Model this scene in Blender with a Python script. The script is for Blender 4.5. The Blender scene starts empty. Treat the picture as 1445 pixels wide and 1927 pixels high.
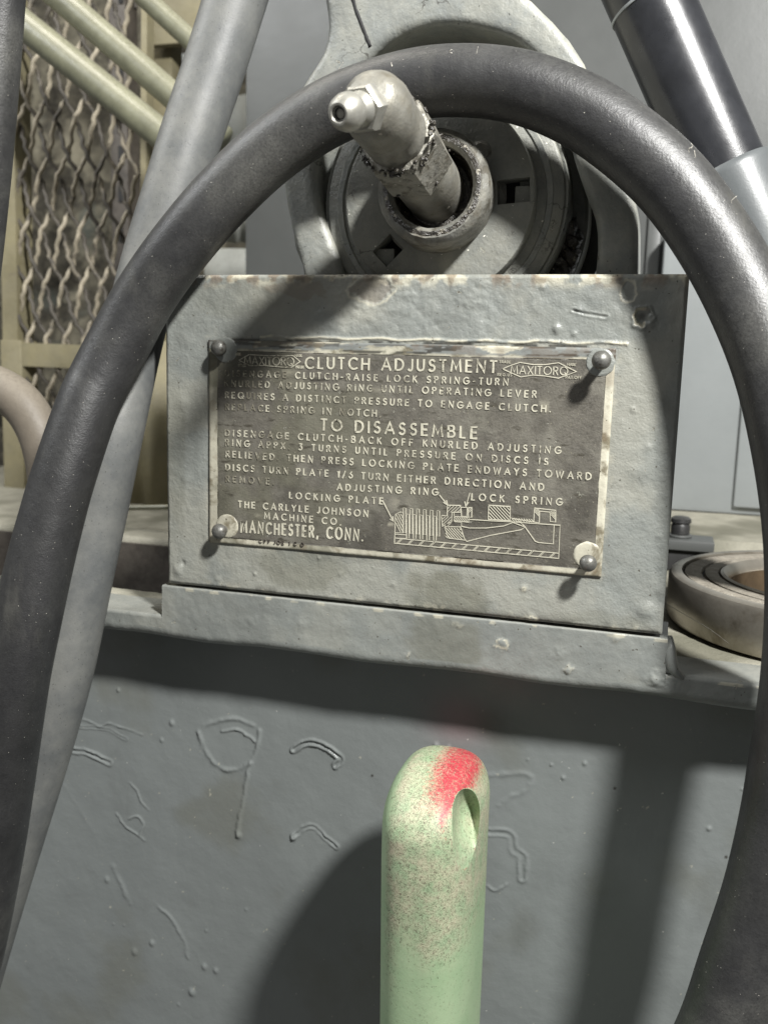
import bpy, bmesh, math, random
import numpy as np
from mathutils import Vector, Matrix
random.seed(7)
S = bpy.context.scene
COL = S.collection

# ---------------------------------------------------------------- camera
F, CX, CY = 1750.0, 722.5, 963.5
Xc = np.array([5832, 438, -1750.]); Xc /= np.linalg.norm(Xc)
Dn = np.array([-296, 10937, 1750.]); Dn -= Dn.dot(Xc)*Xc; Dn /= np.linalg.norm(Dn)
Nn = np.cross(Xc, Dn)
RW = np.column_stack([Xc, Nn, -Dn])
CAM = np.array([0.19729662, -0.33943106, -0.03259886])
cd = bpy.data.cameras.new('camera'); cam = bpy.data.objects.new('camera', cd); COL.objects.link(cam)
right, down, fwd = RW.T @ np.array([1, 0, 0]), RW.T @ np.array([0, 1, 0]), RW.T @ np.array([0, 0, 1])
mw = Matrix.Identity(4)
for i in range(3):
    mw[i][0] = right[i]; mw[i][1] = -down[i]; mw[i][2] = -fwd[i]; mw[i][3] = CAM[i]
cam.matrix_world = mw
cd.sensor_fit = 'VERTICAL'; cd.sensor_height = 36; cd.sensor_width = 27
cd.lens = F/1927*36; cd.clip_start = .005; cd.clip_end = 20
cd.dof.use_dof = True; cd.dof.focus_distance = .335; cd.dof.aperture_fstop = 16
S.camera = cam

# ---------------------------------------------------------------- light
w = bpy.data.worlds.new("World"); S.world = w; w.use_nodes = True
w.node_tree.nodes['Background'].inputs[0].default_value = (1, 1, .97, 1)
w.node_tree.nodes['Background'].inputs[1].default_value = .17
def lamp(name, loc, target, power, size, color, shape='DISK', size_y=None):
    l = bpy.data.lights.new(name, 'AREA'); l.shape = shape; l.size = size; l.energy = power; l.color = color
    if size_y: l.size_y = size_y
    o = bpy.data.objects.new(name, l); COL.objects.link(o); o.location = loc
    o.rotation_euler = (Vector(target)-Vector(loc)).to_track_quat('-Z', 'Y').to_euler()
    return o
kd = Vector((-1.0, 1.0, -1.3)).normalized()
KT = Vector((.10, 0, -.07))
lamp('work_lamp_light', KT-kd*.82, KT, 17.8, .075, (1, .99, .965))
lamp('shop_lamp_light', (-.75, -.35, .75), (-.1, .1, -.1), 7.5, .5, (.96, .98, 1))
lamp('rear_fill_light', (-.25, .05, .75), (-.35, .6, 0), 2.6, .3, (1, .95, .85))  # added fill to brighten the guard and background; no such lamp is known
S.view_settings.view_transform = 'Standard'; S.view_settings.look = 'None'
S.view_settings.exposure = 0; S.view_settings.gamma = 1

# ---------------------------------------------------------------- helpers
def ray(px, py): return RW.T @ np.array([(px-CX)/F, (py-CY)/F, 1.])
def W(px, py, Y=0.):
    r = ray(px, py); return CAM+r*((Y-CAM[1])/r[1])
def WZ(px, py, Z):
    r = ray(px, py); return CAM+r*((Z-CAM[2])/r[2])
def depth(p): return float((RW @ (np.array(p)-CAM))[2])
def tag(o, label=None, cat=None, group=None, kind=None):
    if label: o['label'] = label
    if cat: o['category'] = cat
    if group: o['group'] = group
    if kind: o['kind'] = kind
    return o
def thing(name, label, cat, loc, group=None):
    o = bpy.data.objects.new(name, None); COL.objects.link(o); o.location = Vector([float(v) for v in loc]); o.empty_display_size = .01
    return tag(o, label, cat, group)
def mesh(name, vs, fs, m, parent=None, smooth=True, attrs=None, loc=None):
    """vertices in world space; stored relative to the parent (or to loc)"""
    me = bpy.data.meshes.new(name)
    V = np.array(vs, dtype=float)
    off = np.zeros(3)
    p = parent
    while p is not None: off += np.array(p.location); p = p.parent
    if loc is not None: off = off*0+np.array(loc)
    V = V-off
    if isinstance(fs, np.ndarray):
        me.vertices.add(len(V)); me.vertices.foreach_set('co', V.ravel())
        me.loops.add(fs.size); me.loops.foreach_set('vertex_index', fs.ravel().astype(np.int32))
        me.polygons.add(len(fs)); me.polygons.foreach_set('loop_start', np.arange(0, fs.size, fs.shape[1], dtype=np.int32))
        me.update(calc_edges=True)
    else:
        me.from_pydata([tuple(v) for v in V], [], fs)
    if attrs:
        for k, a in attrs.items():
            at = me.attributes.new(k, 'FLOAT', 'POINT'); at.data.foreach_set('value', np.asarray(a, dtype=np.float32).ravel())
    if smooth: me.polygons.foreach_set('use_smooth', [True]*len(me.polygons))
    me.materials.append(m); me.update()
    o = bpy.data.objects.new(name, me); COL.objects.link(o)
    if parent: o.parent = parent
    elif loc is not None: o.location = Vector([float(v) for v in loc])
    return o
def from_bm(name, bm, m, parent=None, smooth=False, loc=None):
    bmesh.ops.recalc_face_normals(bm, faces=bm.faces)
    vs = [v.co[:] for v in bm.verts]; bm.verts.index_update()
    fs = [[v.index for v in f.verts] for f in bm.faces]; bm.free()
    o = mesh(name, vs, fs, m, parent, False, None, loc)
    if smooth:
        me = o.data
        me.polygons.foreach_set('use_smooth', [True]*len(me.polygons))
        try: me.set_sharp_from_angle(angle=math.radians(38))
        except Exception: pass
    return o
def box(name, a, b, m, parent=None, bev=.0006, loc=None, rot=None):
    bm = bmesh.new(); bmesh.ops.create_cube(bm, size=1)
    a, b = np.array(a), np.array(b); c, s = (a+b)/2, np.abs(b-a)
    for v in bm.verts: v.co = Vector((v.co.x*s[0], v.co.y*s[1], v.co.z*s[2]))
    if bev: bmesh.ops.bevel(bm, geom=bm.edges[:], offset=bev, segments=2, affect='EDGES', profile=.6)
    if rot is not None: bmesh.ops.transform(bm, matrix=rot, verts=bm.verts)
    for v in bm.verts: v.co += Vector(c)
    return from_bm(name, bm, m, parent, True, loc)
def prism(name, pts, y0, y1, m, parent=None, bev=.001, seg=3, loc=None):
    """outline (x,z) extruded between y0 (front) and y1"""
    bm = bmesh.new()
    vs = [bm.verts.new((x, y0, z)) for x, z in pts]; f = bm.faces.new(vs)
    r = bmesh.ops.extrude_face_region(bm, geom=[f])
    nv = [e for e in r['geom'] if isinstance(e, bmesh.types.BMVert)]
    for v in nv: v.co.y = y1
    if bev:
        es = [e for e in bm.edges if all(abs(v.co.y-y0) < 1e-9 for v in e.verts)]
        bmesh.ops.bevel(bm, geom=es, offset=bev, segments=seg, affect='EDGES', profile=.5)
    return from_bm(name, bm, m, parent, True, loc)
def catmull(P, n):
    P = [np.array(p, float) for p in P]; P = [2*P[0]-P[1]]+P+[2*P[-1]-P[-2]]; out = []
    for i in range(1, len(P)-2):
        for k in range(n):
            t = k/n; a, b, c, d = P[i-1:i+3]
            out.append(.5*((2*b)+(-a+c)*t+(2*a-5*b+4*c-d)*t*t+(-a+3*b-3*c+d)*t**3))
    out.append(P[-2]); return out
def tube_data(pts, rad, seg=24, cap=True, wob=0.):
    pts = np.array(pts); n = len(pts)
    T = np.gradient(pts, axis=0); T /= np.linalg.norm(T, axis=1)[:, None]
    u = np.cross(T[0], [0.13, .4, .9]); u /= np.linalg.norm(u); vs = []
    rad = np.broadcast_to(np.array(rad, float), (n,))
    for i in range(n):
        u = u-T[i]*u.dot(T[i]); u /= np.linalg.norm(u); v = np.cross(T[i], u)
        for k in range(seg):
            a = 2*math.pi*k/seg; r = rad[i]*(1+(random.uniform(-wob, wob) if wob else 0))
            vs.append(pts[i]+r*(math.cos(a)*u+math.sin(a)*v))
    fs = [[i*seg+k, i*seg+(k+1) % seg, (i+1)*seg+(k+1) % seg, (i+1)*seg+k] for i in range(n-1) for k in range(seg)]
    if cap:
        fs.append([k for k in range(seg)][::-1]); fs.append([(n-1)*seg+k for k in range(seg)])
    return vs, fs
def tube(name, pts, rad, m, parent=None, seg=24, cap=True, loc=None, wob=0.):
    vs, fs = tube_data(pts, rad, seg, cap, wob)
    return mesh(name, vs, fs, m, parent, True, None, loc)
def px_tube(name, P, m, parent=None, n=10, seg=40, loc=None):
    """P: rows of (px, py, width in px, Y)"""
    Q = catmull([list(W(a, b, y))+[w_*.5*depth(W(a, b, y))/F] for a, b, w_, y in P], n)
    return tube(name, [q[:3] for q in Q], [q[3] for q in Q], m, parent, seg, True, loc)
def lathe(name, prof, origin, axis, m, parent=None, seg=48, loc=None, wob=0., sm=True):
    """prof rows (radius, height along axis); closes on the axis when radius is 0"""
    ax = np.array(axis, float); ax /= np.linalg.norm(ax)
    u = np.cross(ax, [0, 0, 1.]) if abs(ax[2]) < .9 else np.cross(ax, [0, 1., 0]); u /= np.linalg.norm(u); v = np.cross(ax, u)
    vs = []; o = np.array(origin, float)
    for r, h in prof:
        for k in range(seg):
            a = 2*math.pi*k/seg; rr = r*(1+random.uniform(-wob, wob))
            vs.append(o+ax*h+rr*(math.cos(a)*u+math.sin(a)*v))
    n = len(prof)
    fs = [[i*seg+k, i*seg+(k+1) % seg, (i+1)*seg+(k+1) % seg, (i+1)*seg+k] for i in range(n-1) for k in range(seg)]
    ob = mesh(name, vs, fs, m, parent, True, None, loc)
    ob.data.set_sharp_from_angle(angle=math.radians(35))
    return ob
# numpy noise
_rs = np.random.RandomState(3); LAT = _rs.rand(16, 256, 256)
def vn(X, Z, s, k=0):
    u, v = X/s+37.3*k+100, Z/s+11.7*k+100
    i, j = np.floor(u).astype(int), np.floor(v).astype(int); a, b = u-i, v-j
    a = a*a*(3-2*a); b = b*b*(3-2*b); L = LAT[k % 16]
    g = lambda p, q: L[p & 255, q & 255]
    return (g(i, j)*(1-a)+g(i+1, j)*a)*(1-b)+(g(i, j+1)*(1-a)+g(i+1, j+1)*a)*b-.5
def fbm(X, Z, s, k=0, o=4):
    return sum(vn(X, Z, s/2**i, k+i)/2**i for i in range(o))
def seg_dist(X, Z, pts):
    d = np.full(X.shape, 9.)
    for (x0, z0), (x1, z1) in zip(pts[:-1], pts[1:]):
        dx, dz = x1-x0, z1-z0; L = dx*dx+dz*dz+1e-12
        t = np.clip(((X-x0)*dx+(Z-z0)*dz)/L, 0, 1)
        d = np.minimum(d, np.hypot(X-x0-t*dx, Z-z0-t*dz))
    return d
def smooth01(x, a, b):
    t = np.clip((x-a)/(b-a), 0, 1); return t*t*(3-2*t)
def grid_faces(nx, nz):
    i = np.arange(nx-1)[None, :]; j = np.arange(nz-1)[:, None]; a = j*nx+i
    return np.stack([a, a+1, a+nx+1, a+nx], -1).reshape(-1, 4)
def hfield(name, x0, x1, z0, z1, step, Y, back, fn, m, parent=None, loc=None):
    """front sheet facing -Y with relief, sides and a back reaching Y+back. fn(X,Z)->(height, attrs)"""
    nx, nz = int((x1-x0)/step)+1, int((z1-z0)/step)+1
    xs, zs = np.linspace(x0, x1, nx), np.linspace(z0, z1, nz)
    X, Z = np.meshgrid(xs, zs); h, at = fn(X, Z)
    V = np.stack([X, Y-h, Z], -1).reshape(-1, 3); fs = grid_faces(nx, nz); n0 = len(V)
    ring = list(range(nx))+[j*nx+nx-1 for j in range(1, nz)]+[(nz-1)*nx+i for i in range(nx-2, -1, -1)]+[j*nx for j in range(nz-2, 0, -1)]
    ring = np.array(ring); B = V[ring].copy(); B[:, 1] = Y+back
    V2 = np.vstack([V, B]); k = np.arange(len(ring)); kn = (k+1) % len(ring)
    side = np.stack([ring[kn], ring[k], n0+k, n0+kn], -1)
    fs = np.vstack([fs, side]); A = {q: np.concatenate([v.ravel(), v.ravel()[ring]]) for q, v in at.items()}
    return mesh(name, V2, fs, m, parent, True, A, loc)

# ---------------------------------------------------------------- materials
def mat(name, base, var=.12, vs=45, rough=.55, metal=0., bump=((260, .12), (1400, .05)), dustcol=(.36, .34, .27), dust=0., up=0.,
        speck=0., speckcol=(.7, .68, .6), spscale=900, patch=None, spec=.5, rvar=.15, second=None, coord='Object', fine=.10, chips=None, cracks=0., streak=None):
    m = bpy.data.materials.new(name); m.use_nodes = True; N, L = m.node_tree.nodes, m.node_tree.links
    b = N['Principled BSDF']; tc = N.new('ShaderNodeTexCoord').outputs[coord]
    def noise(sc, det=6, rg=.6, dist=0.):
        n = N.new('ShaderNodeTexNoise'); n.inputs['Scale'].default_value = sc; n.inputs['Detail'].default_value = det
        n.inputs['Roughness'].default_value = rg; n.inputs['Distortion'].default_value = dist; L.new(tc, n.inputs['Vector']); return n.outputs['Fac']
    def ramp(fac, a, c):
        r = N.new('ShaderNodeMapRange'); r.interpolation_type = 'SMOOTHSTEP'; r.inputs[1].default_value = a; r.inputs[2].default_value = c; L.new(fac, r.inputs[0]); return r.outputs[0]
    def mth(op, a, c):
        q = N.new('ShaderNodeMath'); q.operation = op
        for i, v in enumerate((a, c)):
            if isinstance(v, (int, float)): q.inputs[i].default_value = v
            else: L.new(v, q.inputs[i])
        return q.outputs[0]
    def mix(f, a, c):
        q = N.new('ShaderNodeMix'); q.data_type = 'RGBA'
        if isinstance(f, (int, float)): q.inputs[0].default_value = f
        else: L.new(f, q.inputs[0])
        for i, v in ((6, a), (7, c)):
            if isinstance(v, tuple): q.inputs[i].default_value = (*v, 1)
            else: L.new(v, q.inputs[i])
        return q.outputs[2]
    def attr(nm):
        a = N.new('ShaderNodeAttribute'); a.attribute_name = nm; return a.outputs['Fac']
    k = lambda c, s: tuple(min(1, x*s) for x in c)
    col = mix(ramp(noise(vs, 5), .3, .7), k(base, 1-var), k(base, 1+var))
    if second:   # (color, noise scale, lo, hi)
        col = mix(ramp(noise(second[1], 8, .65, .4), second[2], second[3]), col, second[0])
    col = mix(mth('MULTIPLY', ramp(noise(vs*22, 3, .7), .35, .75), fine*3), col, k(base, 1-3*fine))
    if up or dust:
        fac = mth('MULTIPLY', ramp(noise(vs*1.7, 7, .7), .30, .70), dust)
        if up:
            g = N.new('ShaderNodeNewGeometry'); s = N.new('ShaderNodeSeparateXYZ'); L.new(g.outputs['Normal'], s.inputs[0])
            fac = mth('ADD', fac, mth('MULTIPLY', mth('MULTIPLY', ramp(s.outputs[2], -.1, .9), up), mth('ADD', ramp(noise(vs*9, 5, .8), .3, .6), .35)))
        fac = N.new('ShaderNodeClamp').inputs[0].node if False else fac
        q = N.new('ShaderNodeClamp'); L.new(fac, q.inputs[0]); col = mix(q.outputs[0], col, dustcol)
    col = mix(attr('dust'), col, (.345, .335, .28))
    col = mix(attr('stain'), col, (.118, .115, .082))
    col = mix(attr('overpaint'), col, (.19, .20, .19))
    col = mix(attr('dark'), col, (.035, .032, .026))
    col = mix(attr('chip'), col, (.52, .49, .38))
    col = mix(attr('rust'), col, (.13, .075, .035))
    if patch: col = mix(ramp(noise(patch[1], 8, .7, .5), patch[2], patch[3]), col, patch[0])
    if streak:   # (color, stretch vector, lo, hi): long smears
        mp = N.new('ShaderNodeMapping'); mp.inputs['Scale'].default_value = streak[1]; L.new(tc, mp.inputs['Vector'])
        sn = N.new('ShaderNodeTexNoise'); sn.inputs['Scale'].default_value = 1; sn.inputs['Detail'].default_value = 7; sn.inputs['Roughness'].default_value = .65; L.new(mp.outputs[0], sn.inputs['Vector'])
        col = mix(ramp(sn.outputs['Fac'], streak[2], streak[3]), col, streak[0])
    chip_h = None
    if chips:    # (scale, threshold): small flakes, pale broken rim round a dark middle
        cn = noise(chips[0], 7, .62, .3)
        rimm = ramp(cn, chips[1], chips[1]+.006); core = ramp(cn, chips[1]+.018, chips[1]+.026)
        col = mix(mth('MULTIPLY', rimm, .75), col, (.42, .41, .34)); col = mix(mth('MULTIPLY', core, .85), col, (.055, .05, .04)); chip_h = rimm
    if cracks:
        cv = N.new('ShaderNodeTexVoronoi'); cv.feature = 'DISTANCE_TO_EDGE'; cv.inputs['Scale'].default_value = 75
        cm = N.new('ShaderNodeVectorMath'); cm.operation = 'MULTIPLY_ADD'; c2 = N.new('ShaderNodeTexNoise'); c2.inputs['Scale'].default_value = 260; c2.inputs['Detail'].default_value = 5; L.new(tc, c2.inputs['Vector'])
        L.new(c2.outputs['Color'], cm.inputs[0]); cm.inputs[1].default_value = (.009,)*3; L.new(tc, cm.inputs[2]); L.new(cm.outputs[0], cv.inputs['Vector'])
        ck = mth('MULTIPLY', mth('LESS_THAN', cv.outputs['Distance'], .018), ramp(noise(40, 5, .6), .60-.25*cracks, .66-.25*cracks))
        col = mix(mth('MULTIPLY', ck, .7), col, (.05, .047, .04))
    if speck:
        v = N.new('ShaderNodeTexVoronoi'); v.inputs['Scale'].default_value = spscale; va = N.new('ShaderNodeVectorMath'); va.operation = 'MULTIPLY_ADD'; nn = N.new('ShaderNodeTexNoise'); nn.inputs['Scale'].default_value = spscale*1.6; L.new(tc, nn.inputs['Vector'])
        L.new(nn.outputs['Color'], va.inputs[0]); va.inputs[1].default_value = (1.1/spscale,)*3; L.new(tc, va.inputs[2]); L.new(va.outputs[0], v.inputs['Vector'])
        sm = N.new('ShaderNodeSeparateColor'); L.new(v.outputs['Color'], sm.inputs[0])
        rr = mth('MULTIPLY', ramp(sm.outputs[0], 1-speck, 1.0), .30)
        f = mth('GREATER_THAN', rr, mth('MULTIPLY', v.outputs['Distance'], 1.0))
        col = mix(f, col, speckcol)
    L.new(col, b.inputs['Base Color'])
    L.new(mth('ADD', mth('MULTIPLY', noise(vs*2.5, 4), rvar*2), rough-rvar), b.inputs['Roughness'])
    b.inputs['Metallic'].default_value = metal; b.inputs['Specular IOR Level'].default_value = spec
    prev = None
    if chip_h is not None:
        n = N.new('ShaderNodeBump'); n.inputs['Distance'].default_value = .0003; n.invert = True; L.new(chip_h, n.inputs['Height']); prev = n.outputs[0]
    for sc, st in bump:
        n = N.new('ShaderNodeBump'); n.inputs['Strength'].default_value = 1.0; n.inputs['Distance'].default_value = st*.001
        L.new(noise(sc, 4, .6), n.inputs['Height'])
        if prev: L.new(prev, n.inputs['Normal'])
        prev = n.outputs[0]
    if prev: L.new(prev, b.inputs['Normal'])
    return m
GREY = (.195, .203, .192)
M_plate = mat('weathered_grey_paint', (.200, .212, .198), .12, 40, .40, dust=.32, dustcol=(.27, .272, .24), bump=((180, .30), (500, .22), (1300, .14)), chips=(210, .672), spec=.6, speck=.05, spscale=900, speckcol=(.08, .075, .06))
M_wall = mat('grey_machine_paint', (.178, .192, .188), .07, 14, .36, bump=((90, .25), (700, .05)), spec=.55, fine=.03, chips=(150, .735), streak=((.13, .138, .134), (22, 22, 9), .58, .85), speck=.004, spscale=900, speckcol=(.42, .42, .39))
M_ledge = mat('grey_ledge_paint', (.182, .194, .184), .10, 30, .38, dust=.25, up=.3, dustcol=(.30, .30, .265), bump=((180, .25), (600, .12), (1300, .06)), chips=(200, .672), spec=.6, speck=.05, spscale=900, speckcol=(.08, .075, .06))
M_cast = mat('rough_cast_grey_paint', (.180, .190, .180), .14, 60, .46, dust=.35, up=.5, bump=((90, .6), (350, .30), (1100, .10)), chips=(170, .69), cracks=.10, spec=.6, dustcol=(.36, .35, .29), speck=.06, spscale=900, speckcol=(.05, .05, .045))
M_disc = mat('dusty_disc_paint', (.17, .175, .16), .14, 50, .5, dust=.35, up=.3, bump=((160, .4), (500, .25), (1200, .10)), chips=(170, .68), cracks=.15, dustcol=(.33, .32, .26), speck=.05, spscale=1000)
M_case = mat('smooth_grey_casing_paint', (.085, .089, .086), .12, 8, .42, bump=((60, .2), (900, .03)), fine=.02)
M_hose2 = mat('black_rubber_clean', (.019, .019, .020), .25, 55, .44, dust=.08, up=.18, dustcol=(.13, .13, .12), bump=((120, .12), (400, .14), (1500, .10)), streak=((.065, .064, .057), (60, 40, 18), .54, .80), speck=.02, spscale=2300, speckcol=(.42, .40, .35), rvar=.08, spec=.6, second=((.095, .094, .085), 9, .46, .72), fine=.2)
M_cond = mat('dusty_grey_conduit', (.085, .090, .091), .12, 18, .52, dust=.30, up=.45, dustcol=(.31, .305, .27), bump=((350, .07), (1500, .08)), speck=.22, spscale=1300, speckcol=(.06, .06, .055))
M_shaft = mat('glossy_black_shaft', (.020, .021, .024), .2, 90, .30, bump=((300, .03), (2500, .03)), spec=.6, rvar=.10)
M_sleeve = mat('satin_blue_grey_sleeve', (.24, .255, .255), .05, 30, .45, bump=((900, .04),), fine=.03)
M_sleeve2 = mat('satin_grey_rod_sleeve', (.085, .092, .094), .06, 30, .38, bump=((900, .04),), fine=.04)
M_sidebox = mat('light_grey_side_box_paint', (.23, .245, .245), .07, 12, .45, bump=((200, .1),), fine=.03, chips=(60, .72))
M_stud = mat('worn_bare_steel', (.22, .215, .19), .35, 90, .48, metal=.35, dust=.45, dustcol=(.22, .20, .15), bump=((250, .25), (1200, .12)), second=((.10, .09, .07), 160, .55, .7), speck=.05, spscale=500, speckcol=(.5, .47, .4))
M_shoulder = mat('grimy_steel_flats', (.22, .215, .19), .3, 90, .5, metal=.3, dust=.5, dustcol=(.27, .25, .2), bump=((200, .6), (600, .4)), second=((.04, .035, .025), 190, .52, .60), speck=.1, spscale=900)
M_zerk = mat('plated_steel_fitting', (.40, .395, .36), .2, 160, .42, metal=.6, dust=.5, dustcol=(.35, .33, .27), bump=((500, .08),))
M_grease = mat('dirty_grease', (.030, .026, .020), .4, 160, .33, bump=((350, 1.1), (1100, .5)), spec=.7, patch=((.26, .24, .19), 330, .56, .66), speck=.15, spscale=700, speckcol=(.45, .42, .34))
M_collar = mat('grimy_collar', (.15, .15, .135), .2, 90, .45, dust=.4, dustcol=(.28, .26, .21), bump=((260, .5), (1000, .2)), second=((.045, .04, .03), 140, .48, .62))
M_dark = mat('dark_recess', (.018, .018, .018), .2, 60, .8)  # near-black: stands in for shade inside gaps and recesses
M_recess = mat('recess_shade_grey', (.045, .046, .042), .2, 60, .6)  # shade of the recess behind the yoke, put into the colour
M_bore = mat('rusty_brown_bore', (.10, .070, .042), .3, 70, .5, metal=.4, bump=((300, .2),))
M_bear = mat('bearing_steel', (.42, .39, .335), .16, 35, .34, metal=.75, dust=.25, dustcol=(.20, .18, .14), bump=((120, .10), (900, .05)), second=((.15, .12, .08), 50, .5, .75))
M_bdust = mat('bearing_shield_with_grit', (.24, .215, .175), .25, 160, .75, dust=.5, dustcol=(.40, .37, .31), bump=((500, .8), (1400, .4)), speck=.2, spscale=700, speckcol=(.5, .47, .4))
M_shelf = mat('dusty_shelf', (.26, .25, .20), .15, 45, .75, dust=.6, dustcol=(.40, .38, .31), bump=((350, .5), (1300, .25)), speck=.05, spscale=600, speckcol=(.12, .11, .09))
M_cream = mat('cream_painted_pipe', (.17, .17, .115), .2, 60, .34, up=.55, dustcol=(.37, .36, .26), bump=((200, .15), (900, .05)), speck=.05, spscale=900, speckcol=(.1, .09, .06), spec=.6)
M_yel = mat('old_yellow_paint', (.22, .195, .115), .2, 35, .6, dust=.5, dustcol=(.22, .20, .14), bump=((200, .3),), second=((.12, .10, .07), 40, .62, .75))
M_wire = mat('dusty_wire', (.34, .30, .225), .3, 60, .65, bump=((500, .2),), second=((.055, .048, .038), 30, .50, .62))
M_wire2 = mat('dark_wire', (.07, .062, .05), .3, 60, .65, bump=((500, .2),), second=((.20, .175, .13), 24, .52, .62))  # darker tone for one of the two wire directions
M_brown = mat('brown_slotted_steel', (.05, .042, .035), .3, 50, .6, dust=.3, bump=((200, .2),), dustcol=(.2, .18, .15))
M_tan = mat('tan_bent_pipe', (.15, .128, .10), .12, 60, .55, up=.35, dustcol=(.27, .24, .19), bump=((400, .15),))
M_bgwall = mat('dim_rubble', (.19, .175, .13), .6, 26, .85, second=((.015, .013, .010), 12, .46, .53), bump=((40, 4.), (150, 1.5)), dust=.5, dustcol=(.20, .18, .13), patch=((.09, .10, .085), 9, .55, .7))
M_white = mat('pale_corrugated_sheet', (.62, .64, .60), .12, 20, .6, second=((.16, .15, .12), 60, .58, .75), bump=((150, .5),))
M_plcream = mat('worn_cream_enamel', (.45, .43, .345), .2, 60, .45, second=((.16, .14, .095), 110, .50, .66), bump=((400, .12), (1500, .08)), speck=.06, spscale=900, speckcol=(.1, .09, .06), fine=.08)
M_field = mat('brown_black_plate_field', (.098, .091, .077), .25, 55, .42, dust=.6, dustcol=(.155, .145, .12), bump=((300, .2), (1500, .15)), speck=.12, spscale=1700, speckcol=(.22, .205, .15), rvar=.12, chips=(320, .66), streak=((.055, .05, .038), (120, 120, 420), .56, .68), fine=.2)
M_head = mat('steel_drive_rivet', (.15, .15, .14), .3, 140, .42, metal=.45, dust=.5, dustcol=(.17, .16, .135), bump=((400, .3),), second=((.05, .045, .035), 300, .52, .64))
M_lint = mat('pale_lint', (.6, .57, .5), .1, 100, .8, bump=())

# letters: cream enamel that has partly worn down to the dark plate
def letter_mat():
    m = mat('worn_raised_lettering', (.45, .43, .345), .12, 90, .5, bump=((900, .1),), fine=.05)
    N, L = m.node_tree.nodes, m.node_tree.links; b = N['Principled BSDF']
    src = b.inputs['Base Color'].links[0].from_socket
    tc = N.new('ShaderNodeTexCoord'); n = N.new('ShaderNodeTexNoise'); n.inputs['Scale'].default_value = 900; n.inputs['Detail'].default_value = 6
    n.inputs['Roughness'].default_value = .7; L.new(tc.outputs['Object'], n.inputs['Vector'])
    n2 = N.new('ShaderNodeTexNoise'); n2.inputs['Scale'].default_value = 70; n2.inputs['Detail'].default_value = 4; L.new(tc.outputs['Object'], n2.inputs['Vector'])
    a = N.new('ShaderNodeAttribute'); a.attribute_name = 'wear'
    s1 = N.new('ShaderNodeMath'); s1.operation = 'MULTIPLY_ADD'; L.new(n2.outputs[0], s1.inputs[0]); s1.inputs[1].default_value = .8; L.new(n.outputs[0], s1.inputs[2])
    s2 = N.new('ShaderNodeMath'); s2.operation = 'ADD'; L.new(s1.outputs[0], s2.inputs[0]); L.new(a.outputs['Fac'], s2.inputs[1])
    r = N.new('ShaderNodeMapRange'); r.inputs[1].default_value = 1.0; r.inputs[2].default_value = 1.16; r.inputs[4].default_value = .88; L.new(s2.outputs[0], r.inputs[0])
    x = N.new('ShaderNodeMix'); x.data_type = 'RGBA'; L.new(r.outputs[0], x.inputs[0]); L.new(src, x.inputs[6]); x.inputs[7].default_value = (.105, .095, .07, 1)
    L.new(x.outputs[2], b.inputs['Base Color']); return m
M_letter = letter_mat()

# green lever paint: pale green with a red sprayed tip and dark stipple
def lever_mat():
    m = bpy.data.materials.new('green_lever_paint'); m.use_nodes = True; N, L = m.node_tree.nodes, m.node_tree.links
    b = N['Principled BSDF']; tc = N.new('ShaderNodeTexCoord').outputs['Object']
    def noise(sc, det=5, rg=.6, dist=0.):
        n = N.new('ShaderNodeTexNoise'); n.inputs['Scale'].default_value = sc; n.inputs['Detail'].default_value = det
        n.inputs['Roughness'].default_value = rg; n.inputs['Distortion'].default_value = dist; L.new(tc, n.inputs['Vector']); return n.outputs['Fac']
    def rng(v, a, c, t0=0., t1=1.):
        r = N.new('ShaderNodeMapRange'); r.interpolation_type = 'SMOOTHSTEP'; r.inputs[1].default_value = a; r.inputs[2].default_value = c
        r.inputs[3].default_value = t0; r.inputs[4].default_value = t1; L.new(v, r.inputs[0]); return r.outputs[0]
    def mth(op, a, c):
        q = N.new('ShaderNodeMath'); q.operation = op
        for i, v in enumerate((a, c)):
            if isinstance(v, (int, float)): q.inputs[i].default_value = v
            else: L.new(v, q.inputs[i])
        return q.outputs[0]
    def mix(f, a, c):
        q = N.new('ShaderNodeMix'); q.data_type = 'RGBA'; L.new(f, q.inputs[0])
        for i, v in ((6, a), (7, c)):
            if isinstance(v, tuple): q.inputs[i].default_value = (*v, 1)
            else: L.new(v, q.inputs[i])
        return q.outputs[2]
    at = lambda n: (lambda a: (setattr(a, 'attribute_name', n), a.outputs['Fac'])[1])(N.new('ShaderNodeAttribute'))
    red, worn = at('red'), at('worn')
    col = mix(rng(noise(40, 5), .3, .7), (.245, .355, .205), (.305, .405, .25))
    col = mix(mth('MULTIPLY', worn, rng(noise(150, 6, .7), .30, .75)), col, (.47, .43, .31))
    rf = rng(mth('ADD', red, mth('MULTIPLY', mth('SUBTRACT', noise(800, 6, .85), .5), 2.6)), .28, 1.15)
    col = mix(rf, col, (.46, .028, .050))
    # stipple: short dark curls
    v = noise(1250, 2, .5, 1.2)
    ridge = mth('ABSOLUTE', mth('SUBTRACT', v, .5), 0)
    line = rng(ridge, .018, .040, 1, 0)
    dens = rng(mth('ADD', mth('ADD', mth('MULTIPLY', worn, .30), mth('MULTIPLY', red, .10)), noise(900, 3, .7)), .56, .72)
    col = mix(mth('MULTIPLY', mth('MULTIPLY', line, dens), .9), col, (.07, .05, .035))
    L.new(col, b.inputs['Base Color']); b.inputs['Roughness'].default_value = .52
    bp = N.new('ShaderNodeBump'); bp.inputs['Distance'].default_value = .00012; L.new(noise(300, 6, .7), bp.inputs['Height']); L.new(bp.outputs[0], b.inputs['Normal'])
    return m
M_lever = lever_mat()

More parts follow.
